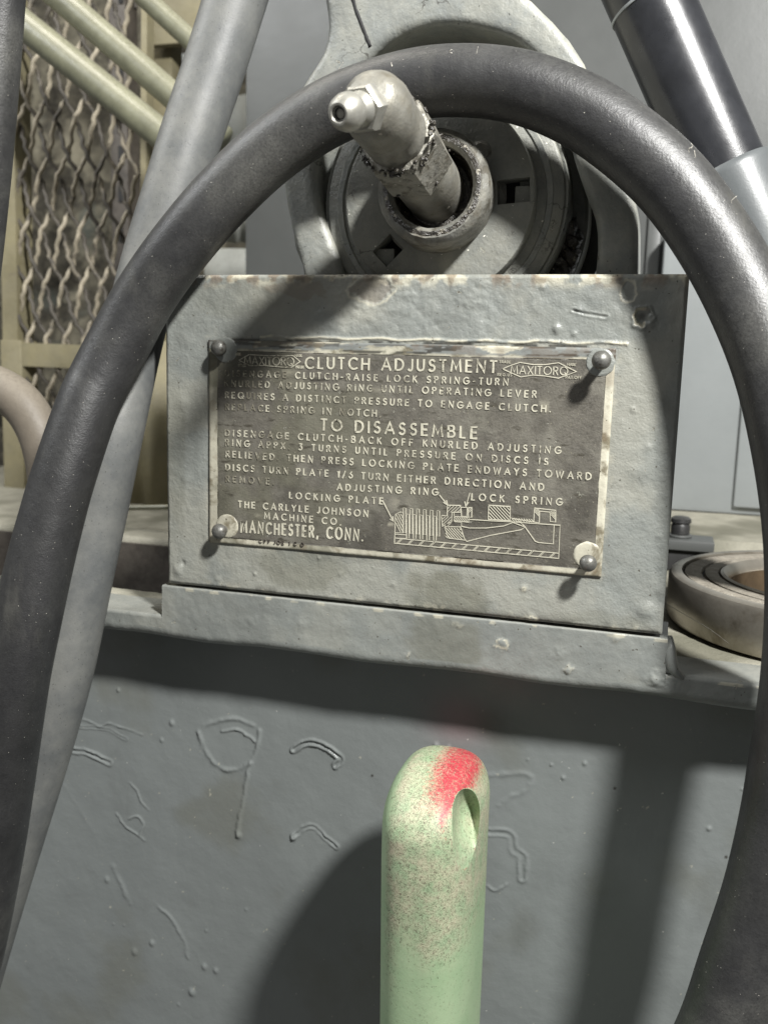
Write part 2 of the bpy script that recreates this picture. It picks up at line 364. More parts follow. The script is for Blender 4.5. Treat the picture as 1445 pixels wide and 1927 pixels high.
# ================================================================ SETTING: the machine body
ZG, ZS, ZLB = -.127, -.141, -.150           # groove, shelf top, lip bottom
YW = .025                                    # front wall plane
H3 = lambda x, y: tuple(W(x/2.007, 1080+y/2.007, YW)[[0, 2]])
H5 = lambda x, y: tuple(W(900+x/2.481, 1150+y/2.481, YW)[[0, 2]])
ridges = [  # (points, height mm, width mm, double)
 ([H3(752, 600), H3(770, 650), H3(800, 700), H3(840, 735), H3(890, 738), H3(945, 715)], .75, .95, 0),
 ([H3(752, 600), H3(775, 572), H3(830, 552), H3(890, 548), H3(955, 570)], .40, .9, 0),
 ([H3(840, 592), H3(900, 590), H3(935, 610), H3(962, 632)], .6, .55, 0),
 ([H3(980, 590), H3(972, 650), H3(945, 720), H3(930, 790), H3(920, 850), H3(905, 920), H3(900, 985)], .50, .8, 0),
 ([H3(1110, 662), H3(1150, 640), H3(1190, 636), H3(1225, 650), H3(1285, 695), H3(1268, 725)], .65, .75, 1),
 ([H3(1110, 990), H3(1150, 962), H3(1185, 955), H3(1225, 995), H3(1270, 1030)], .55, .65, 1),
 ([H3(250, 662), H3(330, 675), H3(415, 715)], .55, .8, 1),
 ([H3(285, 545), H3(330, 552), H3(380, 575), H3(410, 565), H3(460, 580), H3(540, 608)], .45, .4, 0),
 ([H3(285, 575), H3(360, 580), H3(420, 595), H3(480, 625)], .4, .4, 1),
 ([H3(488, 790), H3(520, 820), H3(535, 860), H3(560, 890)], .4, .4, 0),
 ([H3(445, 905), H3(480, 955), H3(520, 985), H3(545, 1005)], .6, .4, 0),
 ([H3(490, 925), H3(525, 915), H3(542, 945), H3(530, 985)], .4, .4, 0),
 ([H3(430, 1105), H3(460, 1175), H3(490, 1240)], .4, 1.0, 0),
 ([H3(600, 1258), H3(650, 1305), H3(695, 1385), H3(712, 1450)], .45, .8, 0),
 ([H3(240, 800), H3(310, 900), H3(370, 1010)], .12, 1.0, 0),
 ([H5(-60, 752), H5(90, 765), H5(215, 762), H5(250, 795), H5(225, 835), H5(150, 870), H5(100, 905)], .35, 1.0, 0),
 ([H5(10, 1000), H5(40, 1030), H5(95, 1030), H5(150, 1050), H5(165, 1115), H5(205, 1150), H5(205, 1250)], .32, 1.0, 1),
 ([H5(40, 1280), H5(80, 1305), H5(130, 1270)], .3, .5, 0),
]
blobs = [(H3(405, 1152), .5, 1.6), (H3(510, 1425), .6, 1.9), (H3(575, 1392), .7, 1.6), (H3(772, 1482), .6, 1.6), (H3(815, 1497), .6, 1.4),
 (H3(725, 1578), .9, 2.0), (H3(650, 560), .7, 1.5), (H3(612, 625), .5, 1.1), (H3(902, 985), .8, 1.7), (H3(1110, 992), .9, 1.8), (H3(448, 437), .6, 1.0),
 (H3(780, 1345), .3, .8), (H3(430, 1320), .3, .6), (H3(470, 1325), .3, .6), (H3(930, 1265), .3, .8), (H3(675, 1625), .3, .9),
 (H5(395, 775), .6, .9), (H5(340, 714), .6, .6), (H5(495, 708), .6, .9), (H5(230, 690), .5, .5), (H5(1075, 1012), .7, 1.0), (H5(1230, 828), .5, .6),
 ((W(820, 1402, YW)[0], W(820, 1402, YW)[2]), .8, 1.4), ((W(805, 1395, YW)[0]+.009, W(820, 1400, YW)[2]), .5, .8)]
blobs = [b if len(b) == 3 else b for b in blobs]
def wall_fn(X, Z):
    h = .00035*fbm(X, Z, .030, 1, 3)+.00007*fbm(X, Z, .004, 5, 3)+.00018*vn(X, Z, .012, 9)
    dark = np.zeros_like(X); chip = np.zeros_like(X); stain = np.zeros_like(X)
    nz = fbm(X, Z, .003, 2, 3)
    for pts, hh, ww, dbl in ridges:
        hh *= .95; ww *= 1.8
        pts = [(q[0], q[1]) for q in catmull([(p[0], p[1], 0) for p in pts], 5)]
        xs = [p[0] for p in pts]; zs = [p[1] for p in pts]
        s = (X > min(xs)-.006) & (X < max(xs)+.006) & (Z > min(zs)-.006) & (Z < max(zs)+.006)
        d = seg_dist(X[s]+.0008*nz[s], Z[s]+.0008*fbm(X[s], Z[s], .005, 7, 2), pts)*1000
        if dbl: pr = np.exp(-((d-ww*.85)/(ww*.42))**2)-.35*np.exp(-(d/(ww*.5))**2)
        else: pr = np.exp(-(d/(ww*.62))**2)
        h[s] += hh*.001*pr*(.55+.8*nz[s]+.75*smooth01(fbm(X[s], Z[s], .011, 3, 2), -.3, .3))
    for (bx, bz), hh, rr in blobs:
        s = (abs(X-bx) < .008) & (abs(Z-bz) < .008)
        d = np.hypot(X[s]-bx, (Z[s]-bz)*.75+.0002)*1000; h[s] += hh*.001*np.exp(-(d/(rr*.75))**2.6)
    for p in (H3(1405, 762), H5(635, 827), H5(1155, 1148)):
        d = np.hypot(X-p[0], Z-p[1]); dark = np.maximum(dark, 1-smooth01(d, .0004, .0008))
    stain = .35*smooth01(fbm(X, Z, .045, 6, 5), .12, .5)+.0*X; chip = np.maximum(chip, .5*smooth01(fbm(X, Z, .0022, 3, 3), .62, .70))
    # faint soft red tint on the wall behind the lever tip
    cx, _, cz = W(862, 1352, YW); red = np.exp(-(((X-cx)/.012)**2+((Z-cz)/.011)**2))*.16
    return h, dict(dark=dark, chip=chip, stain=stain, redtint=red)
# red tint mixed into the wall material
def add_red_tint(m):
    N, L = m.node_tree.nodes, m.node_tree.links; b = N['Principled BSDF']; src = b.inputs['Base Color'].links[0].from_socket
    a = N.new('ShaderNodeAttribute'); a.attribute_name = 'redtint'
    x = N.new('ShaderNodeMix'); x.data_type = 'RGBA'; L.new(a.outputs['Fac'], x.inputs[0]); L.new(src, x.inputs[6]); x.inputs[7].default_value = (.5, .05, .07, 1)
    L.new(x.outputs[2], b.inputs['Base Color'])
add_red_tint(M_wall)
body = thing('machine_body', None, None, (.08, YW, -.30)); body['kind'] = 'structure'
hfield('front_wall', -.17, .33, -.42, -.146, .00052, YW, .01, wall_fn, M_wall, body)

# ledge: raised lip along the machine with the thicker pad under the sign bracket
def ledge():
    xs = np.concatenate([np.linspace(-.17, -.0035, 260), [-.00335, -.0032], np.linspace(-.003, .2018, 420), [.2021, .2023], np.linspace(.2026, .33, 170)])
    prof = []   # rows: (Y, z fraction function)
    n1, n2, n3 = 6, 34, 12
    V = []; A_d = []; A_c = []; A_s = []
    rows = 0
    zt = np.where((xs > -.0033) & (xs < .2022), ZG-.0009, ZS)
    edge = np.where((xs > -.0033) & (xs < .2022), .0007, .0016)
    Yf = 0.0008
    rowsP = []
    rowsP.append((np.full_like(xs, .0245), zt.copy()))
    for k in range(n1+1):
        a = math.pi/2*k/n1; rowsP.append((Yf+edge*(1-math.sin(a)), zt-edge*(1-math.cos(a))))
    zb = ZLB-.0005*np.sin(xs*90)
    for k in range(1, n2+1): rowsP.append((np.full_like(xs, Yf), (zt-edge)+(zb+.003-(zt-edge))*k/n2))
    for k in range(1, n3+1):
        a = math.pi/2*k/n3; rowsP.append((Yf+.004*(1-math.cos(a)), zb+.003-.0042*math.sin(a)))
    for k in range(1, 6): rowsP.append((Yf+.004+(YW+.001-Yf-.004)*k/5, zb-.0012-.0025*k/5))
    for i, (yy, zz) in enumerate(rowsP):
        s = i/len(rowsP)
        n = .00045*fbm(xs, zz, .016, 3, 3)+.00016*fbm(xs, zz, .004, 6, 3)
        zz2 = zz+.0007*vn(xs, zz*0+.3, .02, 4)*(1 if i > n1+n2 else .15)
        f = 1. if i > 1 else 0
        V.append(np.stack([xs, yy-n*f, zz2+ (n*.5 if i <= n1 else 0)], -1))
    V = np.array(V); X, Z = V[..., 0], V[..., 2]
    dust = np.zeros_like(X); chip = np.zeros_like(X); stain = np.zeros_like(X); h = np.zeros_like(X)
    fr = np.zeros_like(X); fr[n1:n1+n2+1] = 1
    for (px, py, hh, r, c) in [(943, 1214, .5, 2.0, .8), (768, 1231, .9, .9, .3), (1067, 1262, .8, 1.2, .3), (1232, 1278, 1.1, 2.6, 0), (1050, 1230, .4, 2.0, 0),
                               (500, 1140, .25, 3, 0), (470, 1170, .3, 2, 0), (560, 1175, .3, 2, 0), (640, 1180, .25, 3, 0), (860, 1180, .4, 1.4, .2), (1160, 1205, .4, 1.2, .2)]:
        p = W(px, py, 0); d = np.hypot(X-p[0], (Z-p[2]))*1000+2.4*fbm(X, Z, .0022, 8, 4)
        h += hh*.001*np.exp(-(d/r)**2)*fr
        if c: chip = np.maximum(chip, c*np.exp(-((d-r*.8)/.35)**2)*fr)
    V[..., 1] -= h
    k = slice(n1-1, n1+3); chip[k] = np.maximum(chip[k], .55*smooth01(fbm(X[k], Z[k], .004, 2, 3), .08, .3))
    c = W(835, 1210, 0); e = ((X-c[0])/.017)**2+((Z-c[2])/.010)**2; stain = .42*(1-smooth01(e+fbm(X, Z, .008, 3, 3)*.8, .6, 1.3))*fr
    dust = .22*smooth01(fbm(X, Z, .02, 11, 4), -.1, .5)*fr
    nx = len(xs); mesh('ledge', V.reshape(-1, 3), grid_faces(nx, V.shape[0])[:, ::-1].copy(), M_ledge, body, True, dict(dust=dust, chip=chip, stain=stain))
ledge()
# weld bead where the pad ends on the right
tube('weld_bead', catmull([(.2028, .004, -.1275), (.2033, .0022, -.133), (.2045, .0015, -.1385), (.2085, .0015, -.1425)], 6), [.0003+.0019*math.sin(math.pi*(i+.5)/19)**.6 for i in range(19)], M_ledge, body, 18)
# shelf on top of the ledge
def shelf_piece(nm, x0, x1, y0, y1, z, th=.012, m=M_shelf):
    nx, ny = max(8, int((x1-x0)/.0018)), max(8, int((y1-y0)/.0018))
    X, Yg = np.meshgrid(np.linspace(x0, x1, nx), np.linspace(y0, y1, ny)); Zg = z+.0006*fbm(X, Yg, .012, 2, 4)
    V = np.stack([X, Yg, Zg], -1).reshape(-1, 3); n0 = len(V); fs = grid_faces(nx, ny)
    front = np.arange(nx); B = V[front].copy(); B[:, 2] = z-th
    fs = np.vstack([fs, np.stack([front[1:], front[:-1], n0+np.arange(nx-1), n0+np.arange(1, nx)], -1)])
    left = np.arange(ny)*nx; Bl = V[left].copy(); Bl[:, 2] = z-th; n1 = n0+nx
    fs = np.vstack([fs, np.stack([left[:-1], left[1:], n1+np.arange(1, ny), n1+np.arange(ny-1)], -1)])
    stain = .75*smooth01(fbm(X, Yg, .05, 9, 4), .02, .35).ravel()
    at = np.concatenate([stain, stain[front], stain[left]])
    return mesh(nm, np.vstack([V, B, Bl]), fs, m, body, True, dict(stain=at))
shelf_piece('shelf', -.0035, .40, .0030, .60, ZS-.0004, .006)
shelf_piece('shelf_rim', -.42, -.0036, .0026, .036, ZS-.0006, .006)
shelf_piece('recess_floor', -.42, -.0036, .0365, .1475, ZS-.045, m=M_dark)
box('recess_wall', (-.42, .148, ZS-.05), (-.0036, .150, ZS-.004), M_brown, body, 0)
shelf_piece('rear_shelf', -.42, -.0036, .1503, .60, ZS-.0004, .004)
shelf_piece('raised_shelf', .02, .45, .205, .345, -.1255, .0155)

# tall smooth casing behind the clutch
YC = .34
cx0 = W(462, 200, YC)[0]
case = thing('machine_casing', None, None, (.15, YC, -.12)); case['kind'] = 'structure'
box('casing_panel', (cx0, YC, -.135), (.60, YC+.25, .42), M_case, case, .002)
p = [W(530, -60, YC-.004), W(560, -50, YC)]
cc = W(640, -60, YC)
lathe('round_cover', [(0, .0022), (.0330, .0022), (.0338, .0015), (.0342, -.001)], (cc[0]+.012, YC, cc[2]+.012), (0, -1, 0), M_case, case, 96)
x1 = W(1218, 450, YC)[0]; x2 = W(1242, 450, YC)[0]
box('seam_strip', (x1, YC-.004, -.13), (x2, YC-.0001, W(1240, 385, YC)[2]), M_case, case, .0008)
x3 = W(1262, 700, YC)[0]; x4 = W(1385, 800, YC)[0]
box('side_box', (x2+.003, YC-.03, -.1255), (.58, YC-.0002, W(1262, 430, YC-.03)[2]), M_sidebox, case, .004)
box('narrow_rib', (x4, YC-.034, -.12), (x4+.05, YC-.0302, .03), M_sidebox, case, .002)
# near-black blocks carry the shade in the gaps behind the sign bracket
interior = thing('machine_interior', None, None, (.1, .2, -.13)); interior['kind'] = 'structure'
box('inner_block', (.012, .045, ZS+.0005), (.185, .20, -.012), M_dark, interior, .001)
box('gap_shade_backing', (.002, .0085, ZG-.010), (.198, .02, ZG+.03), M_dark, interior, .0005)

# ================================================================ sign bracket
def lumps_plate():
    L = []
    for px, py, hh, r in [(1047, 618, .9, 1.5), (1080, 628, .5, .9), (1020, 540, .4, 1.0), (1150, 700, .3, 2.), (1215, 1150, .8, 3.2), (1240, 1130, -.4, 2.4), (350, 640, .35, 3),
                          (335, 1075, .7, 2.2), (345, 1060, -.6, 1.), (480, 1080, .5, .8), (1200, 890, .35, 3.), (1220, 840, .3, 1.6), (1190, 770, .3, 1.2), (1240, 1010, .3, 1.), (600, 1050, .4, .8),
                          (985, 1107, .5, 1.6), (1000, 1165, .5, 1.5), (740, 1100, .3, 1.2), (640, 1080, .25, 1), (410, 1090, .3, 1.2), (350, 900, .3, 2.), (345, 760, .3, 2.5), (1090, 580, .3, 1.5)]:
        p = W(px, py, 0); L.append((p[0], p[2], hh, r))
    return L
PL = lumps_plate()
nx0, nx1, nz0, nz1 = .0198, .1774, -.1072, -.0253       # nameplate extents
def plate_fn(X, Z):
    ripple = .5+.9*smooth01(Z, -.04, -.005)
    h = .0006*fbm(X, Z, .030, 1, 3)+.00026*fbm(X, Z, .008, 4, 4)*ripple+.00040*fbm(X, Z, .0028, 8, 3)*smooth01(Z, -.035, -.012)*smooth01(-abs(X-.095), -.08, -.02)+.00012*fbm(X, Z, .0035, 2, 3)
    inside = (1-smooth01(X, nx1-.001, nx1+.004))*smooth01(X, nx0-.004, nx0+.001)*smooth01(Z, nz0-.004, nz0+.001)*(1-smooth01(Z, nz1-.001, nz1+.003)); h = h*(1-inside*.9)
    chip = np.zeros_like(X); dark = np.zeros_like(X); rust = np.zeros_like(X)
    for x, z, hh, r in PL:
        d = np.hypot(X-x, Z-z)*1000+.5*fbm(X, Z, .002, 5, 2); h += hh*.001*np.exp(-(np.maximum(d, 0)/r)**2.4)
    nz_ = fbm(X, Z, .0035, 12, 4)
    # crater upper right
    p = W(1208, 598, 0); d = np.hypot(X-p[0], Z-p[2])*1000+2.2*nz_
    h -= .0011*(1-smooth01(d, 1.6, 3.2)); h += .0005*np.exp(-((d-3.5)/.6)**2); chip = np.maximum(chip, .8*(1-smooth01(abs(d-2.6), .3, .9))*(X < p[0]+.001)); dark = np.maximum(dark, .6*(1-smooth01(d, .6, 1.6)))
    p = W(1180, 548, 0); d = np.hypot(X-p[0], (Z-p[2])*.7)*1000+1.6*nz_; h -= .0003*(1-smooth01(d, 2.0, 2.8)); chip = np.maximum(chip, .6*np.exp(-((d-2.6)/.3)**2))
    for px, py, r in [(985, 1107, 1.3), (1000, 1165, 1.5), (1095, 1185, 1.0)]:
        p = W(px, py, 0); d = np.hypot(X-p[0], Z-p[2])*1000+1.8*nz_; chip = np.maximum(chip, .65*np.exp(-((d-r)/.3)**2)); dark = np.maximum(dark, .5*np.exp(-((d-r*.5)/.3)**2))
    # peeled rusty patch below the top edge
    p = W(700, 545, 0); e = np.hypot((X-p[0])/.0085, (Z-p[2])/.0052)+.5*nz_
    m1 = 1-smooth01(e, .75, .95); h -= .0004*m1; rust = np.maximum(rust, .30*m1); chip = np.maximum(chip, .55*np.exp(-((e-1.0)/.09)**2))
    p = W(560, 545, 0); e = np.hypot((X-p[0])/.012, (Z-p[2])/.0035)+.8*nz_; rust = np.maximum(rust, .25*(1-smooth01(e, .7, .95)))
    # grime and rubbed edges
    top = smooth01(Z, -.0065, -.0005); rust = np.maximum(rust, .55*top*smooth01(nz_, -.02, .2)); chip = np.maximum(chip, .75*top*smooth01(fbm(X, Z, .006, 3, 4), .02, .22))
    bot = smooth01(-Z, .1225, .1262); dark = np.maximum(dark, .55*bot*smooth01(fbm(X, Z*3, .01, 5, 4), -.1, .2)); chip = np.maximum(chip, .35*bot*smooth01(nz_, .1, .3))
    # scratch
    a = [tuple(W(q, r_, 0)[[0, 2]]) for q, r_ in ((1078, 584), (1100, 590), (1140, 596))]
    d = seg_dist(X, Z, a)*1000; h -= .0004*np.exp(-(d/.35)**2); h += .0002*np.exp(-((d-.8)/.4)**2)
    # grime halo round the nameplate and olive stains; weak darker strip at left margin
    dd = np.maximum(np.maximum(nx0-X, X-nx1), np.maximum(nz0-Z, Z-nz1))
    dust = .42*smooth01(fbm(X, Z, .022, 2, 5), -.15, .35)+.55*np.exp(-(dd/.0016)**2)*smooth01(nz_, -.1, .2)*(Z < nz1+.002)
    stain = np.zeros_like(X)
    for px, py, rx, rz, a_ in [(835, 1130, .017, .013, .55), (560, 1065, .020, .010, .40), (330, 850, .006, .03, .25), (1130, 1180, .02, .006, .25), (440, 560, .02, .008, .25)]:
        p = W(px, py, 0); e = ((X-p[0])/rx)**2+((Z-p[2])/rz)**2+.7*fbm(X, Z, .007, 6, 4); stain = np.maximum(stain, a_*(1-smooth01(e, .5, 1.25)))
    # thick white/cream line of cracked paint over the top of the nameplate
    z0 = nz1+.0016+.0003*np.sin(X*300)+.0005*nz_
    line = np.exp(-((Z-z0)/.00045)**2)*((X > nx0+.022) & (X < nx1+.004)); h += .0006*line; chip = np.maximum(chip, .8*line*smooth01(fbm(X, Z, .005, 9, 3), -.28, 0.05))
    z1_ = nz1+.0004; l2 = np.exp(-((Z-z1_)/.0006)**2)*((X > nx0+.01) & (X < nx1-.01)); dark = np.maximum(dark, .9*l2*smooth01(fbm(X, Z, .007, 14, 4), -.1, .08))
    # rounded outer edges
    e = np.minimum(np.minimum(X, .2-X), np.minimum(-Z, Z+.1265)); h -= .0008*(1-smooth01(e+.0002*nz_, 0, .0012))
    # small bites in the top edge
    return h, dict(chip=np.clip(chip, 0, 1), dark=np.clip(dark, 0, 1), rust=np.clip(rust, 0, 1), dust=np.clip(dust, 0, .8), stain=stain)
bracket = tag(hfield('sign_bracket', 0, .2, -.1265, 0, .0004, 0, .008, plate_fn, M_plate, None, loc=(.1, 0, -.1265)),
    'chipped grey painted steel bracket plate carrying the clutch instruction nameplate above the ledge', 'bracket')

# ================================================================ nameplate
npl = thing('nameplate', 'worn brown and cream CLUTCH ADJUSTMENT instruction plate riveted to the grey bracket', 'nameplate', (.0986, -.0008, nz0))
def np_base(X, Z):
    h = .00012*fbm(X, Z, .01, 3, 3); e = np.minimum(np.minimum(X-nx0, nx1-X), np.minimum(nz1-Z, Z-nz0)); h -= .0004*(1-smooth01(e, 0, .0007))
    nz_ = fbm(X, Z, .005, 6, 4)
    paint = smooth01(Z+.0016*nz_+.0010*fbm(X, Z, .02, 2, 3), nz1-.0026, nz1-.0018)*((X < .075)*.75+.25)
    gap = smooth01(fbm(X*.35, Z*2.2, .005, 10, 4), .0, .08)
    dark = .75*paint*gap+.55*(1-smooth01(X, nx0, nx0+.0012))
    stain = .7*smooth01(fbm(X, Z, .012, 13, 4), .0, .35)*(1-smooth01(X, .05, .13))+.9*(1-smooth01(X, nx0+.006, nx0+.02))*smooth01(Z, -.05, -.035)
    p = W(725, 1040, 0); stain = np.maximum(stain, .9*np.exp(-((X-p[0])/.006)**2)*smooth01(nz_, -.2, .1))
    rust = .25*smooth01(nz_, .1, .3)
    grey = smooth01(Z, nz1-.003, nz1-.0005)*smooth01(fbm(X*.5, Z, .008, 4, 4), .05, .12)
    op = smooth01(Z+.0012*nz_, nz1-.0036, nz1-.0030)*smooth01(fbm(X*.4, Z*1.6, .007, 4, 4), .02, .06)
    dark = np.maximum(dark, .85*smooth01(Z, nz1-.0045, nz1-.0035)*smooth01(fbm(X*.3, Z*3, .004, 9, 4), .16, .22))
    h += .0001*op; return h, dict(overpaint=op, dark=np.clip(dark, 0, 1), stain=np.clip(stain, 0, .85), rust=rust)
hfield('backing_plate', nx0, nx1, nz0, nz1, .0005, -.0011, .0009, np_base, M_plcream, npl)
fx0, fx1 = W(412, 850, 0)[0], W(1131, 850, 0)[0]; fz0, fz1 = -.1047, W(760, 668, 0)[2]
def np_field(X, Z):
    h = .00010*fbm(X, Z, .012, 3, 4)+.00006*fbm(X, Z, .002, 7, 3)
    chip = np.zeros_like(X); n = fbm(X, Z, .004, 5, 4)
    for px, py, rx, rz, a in [(600, 720, .006, .0011, .6), (745, 735, .010, .0007, .45), (540, 700, .004, .001, .35), (1020, 765, .004, .0022, .5), (695, 783, .001, .0008, .7), (480, 968, .003, .0005, .6), (735, 985, .0022, .0008, .7), (750, 945, .003, .004, .3)]:
        p = W(px, py, 0); e = ((X-p[0])/rx)**2+((Z-p[2])/rz)**2; chip = np.maximum(chip, a*np.exp(-e)*smooth01(n, -.05, .2))
    stain = .55*smooth01(fbm(X, Z, .02, 8, 4), -.05, .3)*(1-smooth01(X, .06, .16))
    edge = np.minimum(np.minimum(X-fx0, fx1-X), np.minimum(fz1-Z, Z-fz0)); h -= .00012*(1-smooth01(edge, 0, .0004))
    dark = .45*smooth01(fbm(X, Z, .016, 12, 5), .05, .4)
    p = [tuple(W(a, b, 0)[[0, 2]]) for a, b in ((588, 716), (612, 715))]; dark = np.maximum(dark, np.exp(-(seg_dist(X, Z, p)/.0005)**2))
    dust = .16*smooth01(fbm(X, Z, .010, 15, 5), 0, .4)
    return h, dict(chip=chip*.6, stain=stain, dark=dark, dust=dust)
hfield('dark_field', fx0, fx1, fz0, fz1, .0005, -.00125, .0001, np_field, M_field, npl)
# cream bosses round the rivets, rivets themselves
RV = [(412, 655, .0050, .0033, 'bright'), (1131, 678, .0105, .0033, ''), (413, 1000, .0060, .0032, ''), (1106, 1060, .0085, .0031, '')]
for px, py, hh, r, nm in RV:
    p = W(px, py, -hh)
    lathe('rivet_boss', [(0, .0003), (.0040, .0003), (.0046, .0002), (.0050, -.0002)], (p[0]-(.001 if px > 700 else -.0012), -.00135, p[2]+(.0015 if py > 900 else -.0007)), (0, -1, 0), M_plcream if py > 900 else M_plate, npl, 40, wob=.025)
    rv = lathe('rivet', [(0, hh+r*.62), (r*.35, hh+r*.57), (r*.68, hh+r*.38), (r*.9, hh+r*.12), (r, hh-r*.25), (r*.93, hh-r*.5), (r*.55, hh-r*.6), (r*.5, 0.0), (r*.62, -.002)], (p[0], -.0008, p[2]), (0, -1, 0), M_head, npl, 28, wob=.012)

# ---- stroke lettering
def arc(cx, cy, rx, ry, a0, a1, n=8):
    return [(cx+rx*math.cos(math.radians(a0+(a1-a0)*i/n)), cy+ry*math.sin(math.radians(a0+(a1-a0)*i/n))) for i in range(n+1)]
G = {
'A': (.80, [[(0, 0), (.40, 1), (.80, 0)], [(.16, .32), (.64, .32)]]),
'B': (.58, [[(0, 0), (0, 1), (.30, 1)]+arc(.30, .76, .22, .24, 90, -90)+[(0, .52)], [(.30, .52)]+arc(.32, .26, .26, .26, 90, -90)+[(0, 0)]]),
'C': (.78, [arc(.48, .5, .48, .5, 50, 310, 12)]),
'D': (.72, [[(0, 0), (0, 1), (.25, 1)]+arc(.25, .5, .47, .5, 90, -90, 10)+[(0, 0)]]),
'E': (.50, [[(.50, 1), (0, 1), (0, 0), (.50, 0)], [(0, .52), (.45, .52)]]),
'F': (.48, [[(.48, 1), (0, 1), (0, 0)], [(0, .5), (.42, .5)]]),
'G': (.86, [arc(.48, .5, .48, .5, 50, 350, 13)+[(.93, .46), (.52, .46)]]),
'H': (.66, [[(0, 0), (0, 1)], [(.66, 0), (.66, 1)], [(0, .52), (.66, .52)]]),
'I': (.04, [[(.02, 0), (.02, 1)]]),
'J': (.36, [[(.36, 1), (.36, .22)]+arc(.18, .20, .18, .20, 0, -150, 6)]),
'K': (.60, [[(0, 0), (0, 1)], [(.55, 1), (.02, .48)], [(.16, .60), (.60, 0)]]),
'L': (.44, [[(0, 1), (0, 0), (.44, 0)]]),
'M': (.88, [[(0, 0), (.12, 1), (.44, .2), (.76, 1), (.88, 0)]]),
'N': (.70, [[(0, 0), (0, 1), (.70, 0), (.70, 1)]]),
'O': (.96, [arc(.48, .5, .48, .5, 90, 450, 18)]),
'P': (.54, [[(0, 0), (0, 1), (.28, 1)]+arc(.28, .74, .26, .26, 90, -90)+[(0, .48)]]),
'Q': (.96, [arc(.48, .5, .48, .5, 90, 450, 18), [(.58, .28), (.92, -.05)]]),
'R': (.56, [[(0, 0), (0, 1), (.28, 1)]+arc(.28, .75, .25, .25, 90, -90)+[(0, .50)], [(.26, .50), (.56, 0)]]),
'S': (.52, [arc(.27, .75, .23, .25, 30, 250, 9)+arc(.25, .26, .26, .26, 80, -150, 9)]),
'T': (.54, [[(0, 1), (.54, 1)], [(.27, 1), (.27, 0)]]),
'U': (.60, [[(0, 1), (0, .30)]+arc(.30, .30, .30, .30, 180, 360, 8)+[(.60, 1)]]),
'V': (.72, [[(0, 1), (.36, 0), (.72, 1)]]),
'W': (1.04, [[(0, 1), (.26, 0), (.52, .95), (.78, 0), (1.04, 1)]]),
'X': (.64, [[(0, 1), (.64, 0)], [(0, 0), (.64, 1)]]),
'Y': (.66, [[(0, 1), (.33, .48), (.66, 1)], [(.33, .48), (.33, 0)]]),
'Z': (.6, [[(0, 1), (.6, 1), (0, 0), (.6, 0)]]),
'1': (.25, [[(0, .85), (.22, 1), (.22, 0)]]),
'3': (.5, [[(.04, 1), (.46, 1), (.22, .6)]+arc(.2, .29, .29, .29, 80, -140, 8)]),
'6': (.56, [[(.42, 1), (.06, .45)]+arc(.29, .29, .28, .29, 150, 510, 12)]),
'/': (.4, [[(0, -.05), (.4, 1.05)]]), '-': (.26, [[(0, .42), (.26, .42)]]), '.': (.06, [[(.0, .02), (.06, .02)]]), ',': (.1, [[(.08, .06), (.0, -.16)]]), ' ': (.30, []),
}
def clean(s):
    out = [s[0]]
    for p in s[1:]:
        if math.hypot(p[0]-out[-1][0], p[1]-out[-1][1]) > .015: out.append(p)
    return out
_lz = [0]
def ribbon(vs, fs, pts, wd, y, jit=0.):
    """pts in plate (x,z) metres; flat raised stroke of width wd whose top sits at y"""
    n = len(pts); b0 = len(vs)
    _lz[0] = (_lz[0]+1) % 9; y = y-_lz[0]*4e-6
    for i in range(n):
        a = pts[max(i-1, 0)]; b = pts[min(i+1, n-1)]
        tx, tz = b[0]-a[0], b[1]-a[1]; L = math.hypot(tx, tz)+1e-12; nx_, nz_ = -tz/L, tx/L
        k = 1.
        if 0 < i < n-1:
            p, q, r = pts[i-1], pts[i], pts[i+1]
            u = (q[0]-p[0], q[1]-p[1]); v = (r[0]-q[0], r[1]-q[1]); cu = math.hypot(*u)*math.hypot(*v)+1e-15
            c = max(-1, min(1, (u[0]*v[0]+u[1]*v[1])/cu)); k = min(1.9, 1/max(.45, math.cos(math.acos(c)/2)))
        ex = ez = 0.
        if i == 0: ex, ez = -tx/L*wd*.35, -tz/L*wd*.35
        if i == n-1: ex, ez = tx/L*wd*.35, tz/L*wd*.35
        h = wd/2*k*(1+random.uniform(-jit, jit))
        X, Z = pts[i][0]+ex, pts[i][1]+ez
        for s, yy in ((-1.25, -.00122), (-1, y), (1, y), (1.25, -.00122)): vs.append((X+nx_*h*s, yy, Z+nz_*h*s))
    for i in range(n-1):
        a = b0+i*4; b = a+4
        for j in range(3): fs.append([a+j, b+j, b+j+1, a+j+1])
    e = b0+(n-1)*4; fs.append([b0, b0+1, b0+2, b0+3]); fs.append([e+3, e+2, e+1, e])
